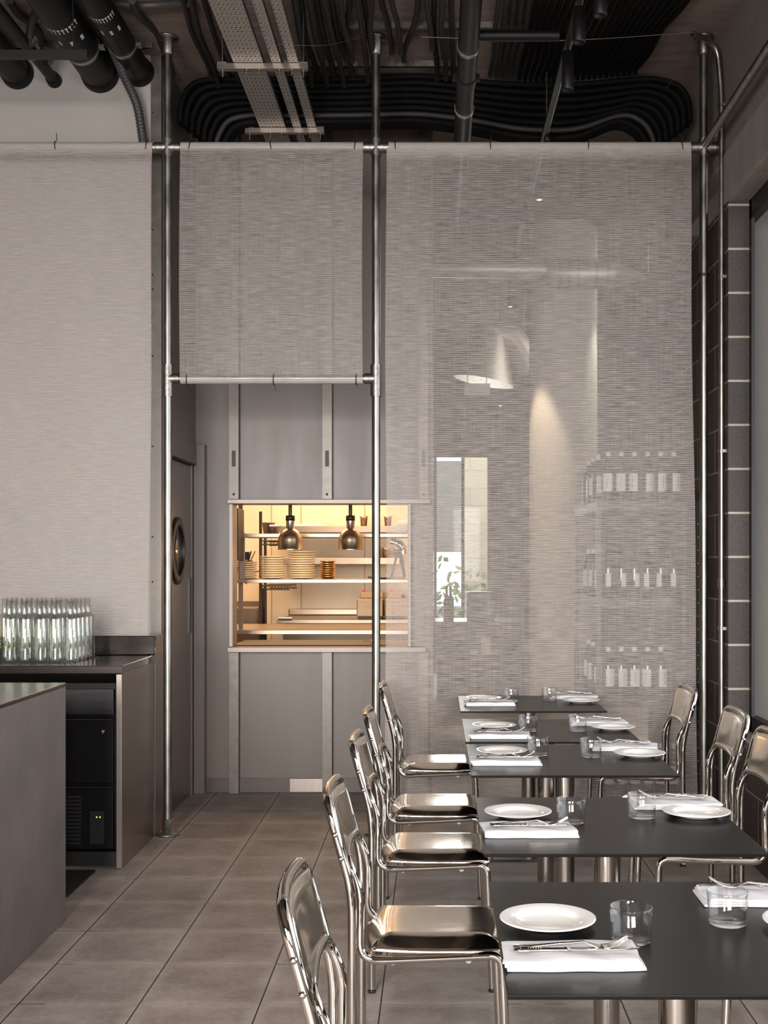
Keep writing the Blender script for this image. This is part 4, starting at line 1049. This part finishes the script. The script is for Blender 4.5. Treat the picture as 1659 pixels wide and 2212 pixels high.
# conduit on the right wall
cxw = WX-.020
t = thing('wall_conduit', 'galvanised conduit clipped up the right block wall, bent at the top', 'conduit')
top = at(1500, 64, 6.3)
MB().tube(fillet([(cxw, 6.47, .02), (cxw, 6.47, 3.95), (cxw-.03, 6.45, 4.19), (top.x, 6.35, top.z)], [0, .25, .16, 0], 10), .0155, 16).build('tube', 'galv', t)
for y in (230, 600, 975, 1357):
    z = at(0, y, 6.47).z
    m = MB().tube([(cxw, 6.47, z-.01), (cxw, 6.47, z+.01)], .0195, 16); m.box(cxw-.004, cxw+.034 if False else WX-.001, 6.435, 6.449, z-.008, z+.008); m.build('saddle_clip', 'steel', t)
z = at(0, 1260, 6.47).z; MB().tube([(cxw, 6.47, z-.026), (cxw, 6.47, z+.026)], .0195, 16).build('coupling', 'galv_dark', t)
# black perforated upright at the screen edge
t = thing('perforated_upright', 'black perforated upright between the wide screen and right post', 'upright', (1.452, 6.72, 0))
MB().box(-.022, .022, -.01, .01, .002, 1.79).build('rail_body', 'black', t)
m = MB()
for k in range(20): m.lathe([(0, -.0012), (.0028, -.001)], (-.014, -.0101, .3+k*.072), 8, 'Y')
m.build('holes', 'mark', t)

# ============================================================ ROOM BEYOND THE SCREEN
o = MB().lathe([(.285, 0), (.285, CEIL)], (1.08, 10.35, 0), 56).build('column', 'column'); tag(o, 'round cream column behind the wide fabric screen', 'column')
# wine shelf
SX0, SX1, SYa, SYb = .965, 1.505, 7.34, 8.5
t = thing('wine_shelf', 'dark open shelving unit with wine bottles behind the screen', 'shelf')
zs = [1.823, 1.240, .645, .06]
for z in zs: MB().box(SX0, SX1, SYa, SYb, z-.055, z).build('shelf_board', 'steel_dark', t)
for x, y in ((SX0+.015, SYa+.02), (SX1-.015, SYa+.02), (SX0+.015, SYb-.02), (SX1-.015, SYb-.02)): MB().box(x-.015, x+.015, y-.015, y+.015, 0, zs[0]-.056).build('upright', 'steel_dark', t)
MB().box(SX1-.012, SX1, SYa+.04, SYb-.04, .07, zs[0]-.06).build('end_panel', 'steel_dark', t)
wp = [(0, .001), (.036, .001), (.0375, .006), (.0375, .185), (.034, .205), (.018, .232), (.0145, .245), (.0145, .300), (0, .300)]
wb = thing('wine_bottle', '', 'bottle'); MB().lathe(wp, (0, 0, 0), 22).build('bottle_body', 'darkglass', wb)
def wlabel(z0, z1, half, r=.0380):
    m = MB(); n = 10; vs = []
    for k in range(n+1):
        a = -PI/2+half*(2*k/n-1)
        for z in (z0, z1): vs.append((r*math.cos(a), r*math.sin(a), z))
    m.add(vs, [(2*k, 2*k+2, 2*k+3, 2*k+1) for k in range(n)], True); return m
lb = wlabel(.062, .168, .85).build('bottle_label', 'white', wb)
m = MB(); m.tube([(.002, -.0383, .080), (-.002, -.0383, .105), (.003, -.0382, .130), (0, -.0383, .155)], .0016, 6).build('label_print', 'steel_dark', lb)
MB().lathe([(.0150, .272), (.0153, .273), (.0153, .301), (0, .3015)], (0, 0, 0), 18).build('capsule', 'white', wb); wu = [False]
wc = thing('wine_bottle', '', 'bottle'); MB().lathe(wp, (0, 0, 0), 22).build('bottle_body', 'darkglass', wc)
wlabel(.070, .150, .42).build('bottle_label', 'white', wc); wcu = [False]
for si, (z, sn, n) in enumerate(((zs[0], 'top', 6), (zs[1], 'second', 6), (zs[2], 'third', 5), (zs[3], 'bottom', 6))):
    for k in range(n):
        place(*((wc, wcu) if si == 1 else (wb, wu)), (1.047+.0795*k, 7.42, z+.001), random.uniform(-.5, .5), 'wine bottle, %s from the left along the front of the %s shelf' % (ORD[k], sn), 'wine bottles on the shelving unit')
    for k in range(3 if si < 3 else 1):
        place(wb, wu, (1.012, 7.62+.24*k, z+.001), random.uniform(-.5, .5), 'wine bottle, %s behind the front row at the left side of the %s shelf' % (ORD[k], sn), 'wine bottles on the shelving unit')
# ducts
t = thing('spiral_duct', 'silver spiral duct crossing high behind the wide screen', 'duct')
Yd = 10.0; A = at(925, 581, Yd); B = at(1180, 584, Yd); r1 = 19*Yd/FPX
m = MB().tube([tuple(A), tuple(B)], r1, 28)
for k in range(8): x = A.x+(B.x-A.x)*k/8; m.tube([(x, Yd, A.z), (x+.012, Yd, A.z)], r1+.005, 28)
m.build('narrow_run', 'duct', t)
Bq = at(1195, 590, Yd); Cq = at(1325, 592, Yd); Dq = at(1395, 600, Yd)
MB().tube([tuple(B), tuple(Bq), tuple(Cq)], [r1, .118, .118], 28).build('wide_run', 'duct', t)
MB().tube([tuple(Cq), tuple(Dq)], [.118, .012], 28).build('cone', 'duct', t)
for x in (1205, 1225, 1245, 1283, 1308): p = at(x, 591, Yd); MB().tube([(p.x, Yd, p.z), (p.x+.012, Yd, p.z)], .124, 28).build('clamp_ring', 'steel', t)
for x in (950, 1400): 
    p = at(x, 590, Yd); MB().tube([(p.x, Yd, p.z), (p.x, Yd, CEIL)], .004, 6).build('hanger_rod', 'galv', t)
t = thing('duct_elbow', 'large angled ventilation duct with flared mouth behind the screen', 'duct')
a, b_, c_, d_ = at(1200, 760, 12.2), at(1140, 770, 12.2), at(1080, 730, 12.2), at(1045, 735, 12.2)
MB().tube(spline([at(1150, 800, 12.2), at(1110, 735, 12.2), at(1068, 722, 12.2)], 8), .13, 24).build('elbow', 'duct', t)
e = at(1065, 722, 12.2); f = at(1045, 825, 12.2)
MB().tube([tuple(e), tuple(f)], [.14, .30], 28).build('flared_mouth', 'duct', t)
for x in (e.x-.05, e.x+.30): MB().tube([(x, 12.2, e.z+.02), (x, 12.2, CEIL)], .005, 6).build('hanger_rod', 'galv', t)
t = thing('white_sign_box', 'small white box hanging below the flared duct', 'box')
za, zb = at(0, 852, 11.6).z, at(0, 830, 11.6).z
MB().box(trx(1003, 11.6), trx(1058, 11.6), 11.55, 11.65, za, zb).build('box_body', 'white', t)
for x in (trx(1010, 11.6), trx(1051, 11.6)): MB().tube([(x, 11.6, zb), (x, 11.6, CEIL)], .004, 6).build('hanging_rod', 'galv', t)
for k, (x, y, Y) in enumerate(((1165, 432, 8.8), (1102, 663, 11.5), (1081, 877, 13.5))):
    p = at(x, y, Y); t = thing('downlight', ['near', 'middle', 'far'][k]+' small downlight glowing behind the wide screen', 'lamp', tuple(p), 0, 'small downlights')
    MB().lathe([(.016, 0), (.030, .005), (.030, .16), (0, .16)], (0, 0, 0), 18).build('housing', 'black', t)
    MB().lathe([(0, -.001), (.022, .002)], (0, 0, 0), 16).build('lens', 'lampglow', t)
    MB().tube([(0, 0, .16), (0, 0, CEIL-p.z)], .008, 8).build('stem', 'black', t)
# service counter in the far room
t = thing('service_counter', 'dark service counter in the room behind the screen', 'counter', (0, 0, 0))
MB().box(.02, 1.0, 12.6, 13.3, 0, .80).build('body', 'steel_dark', t)
MB().box(-.0, 1.02, 12.55, 13.35, .80, .84).build('top', 'steel_dark', t)
t = thing('coffee_machine', 'dark boxy machine on the far service counter', 'machine', (.46, 12.9, .841))
MB().box(-.13, .16, -.15, .15, 0, .30).build('body', 'steel_dark', t, bevel=.02)
MB().box(-.10, .13, -.153, -.15, .07, .10).build('trim_bar', 'chrome', t)
for k, x in enumerate((.12, .16)):
    t = thing('tall_bottle', ['left', 'right'][k]+' tall bottle on the left end of the far service counter', 'bottle', (x, 12.8, .841))
    MB().lathe([(0, 0), (.035, 0), (.035, .2), (.014, .27), (.014, .36), (0, .36)], (0, 0, 0), 18).build('bottle_body', 'darkglass', t)
tag(MB().box(.47, .57, 12.592, 12.599, .50, .68).build('paper_notice', 'white'), 'white paper notice on the front of the far service counter', 'notice')
tag(MB().box(.36, .44, 12.592, 12.599, .50, .555).build('paper_card', 'white'), 'small white card on the front of the far service counter', 'card')
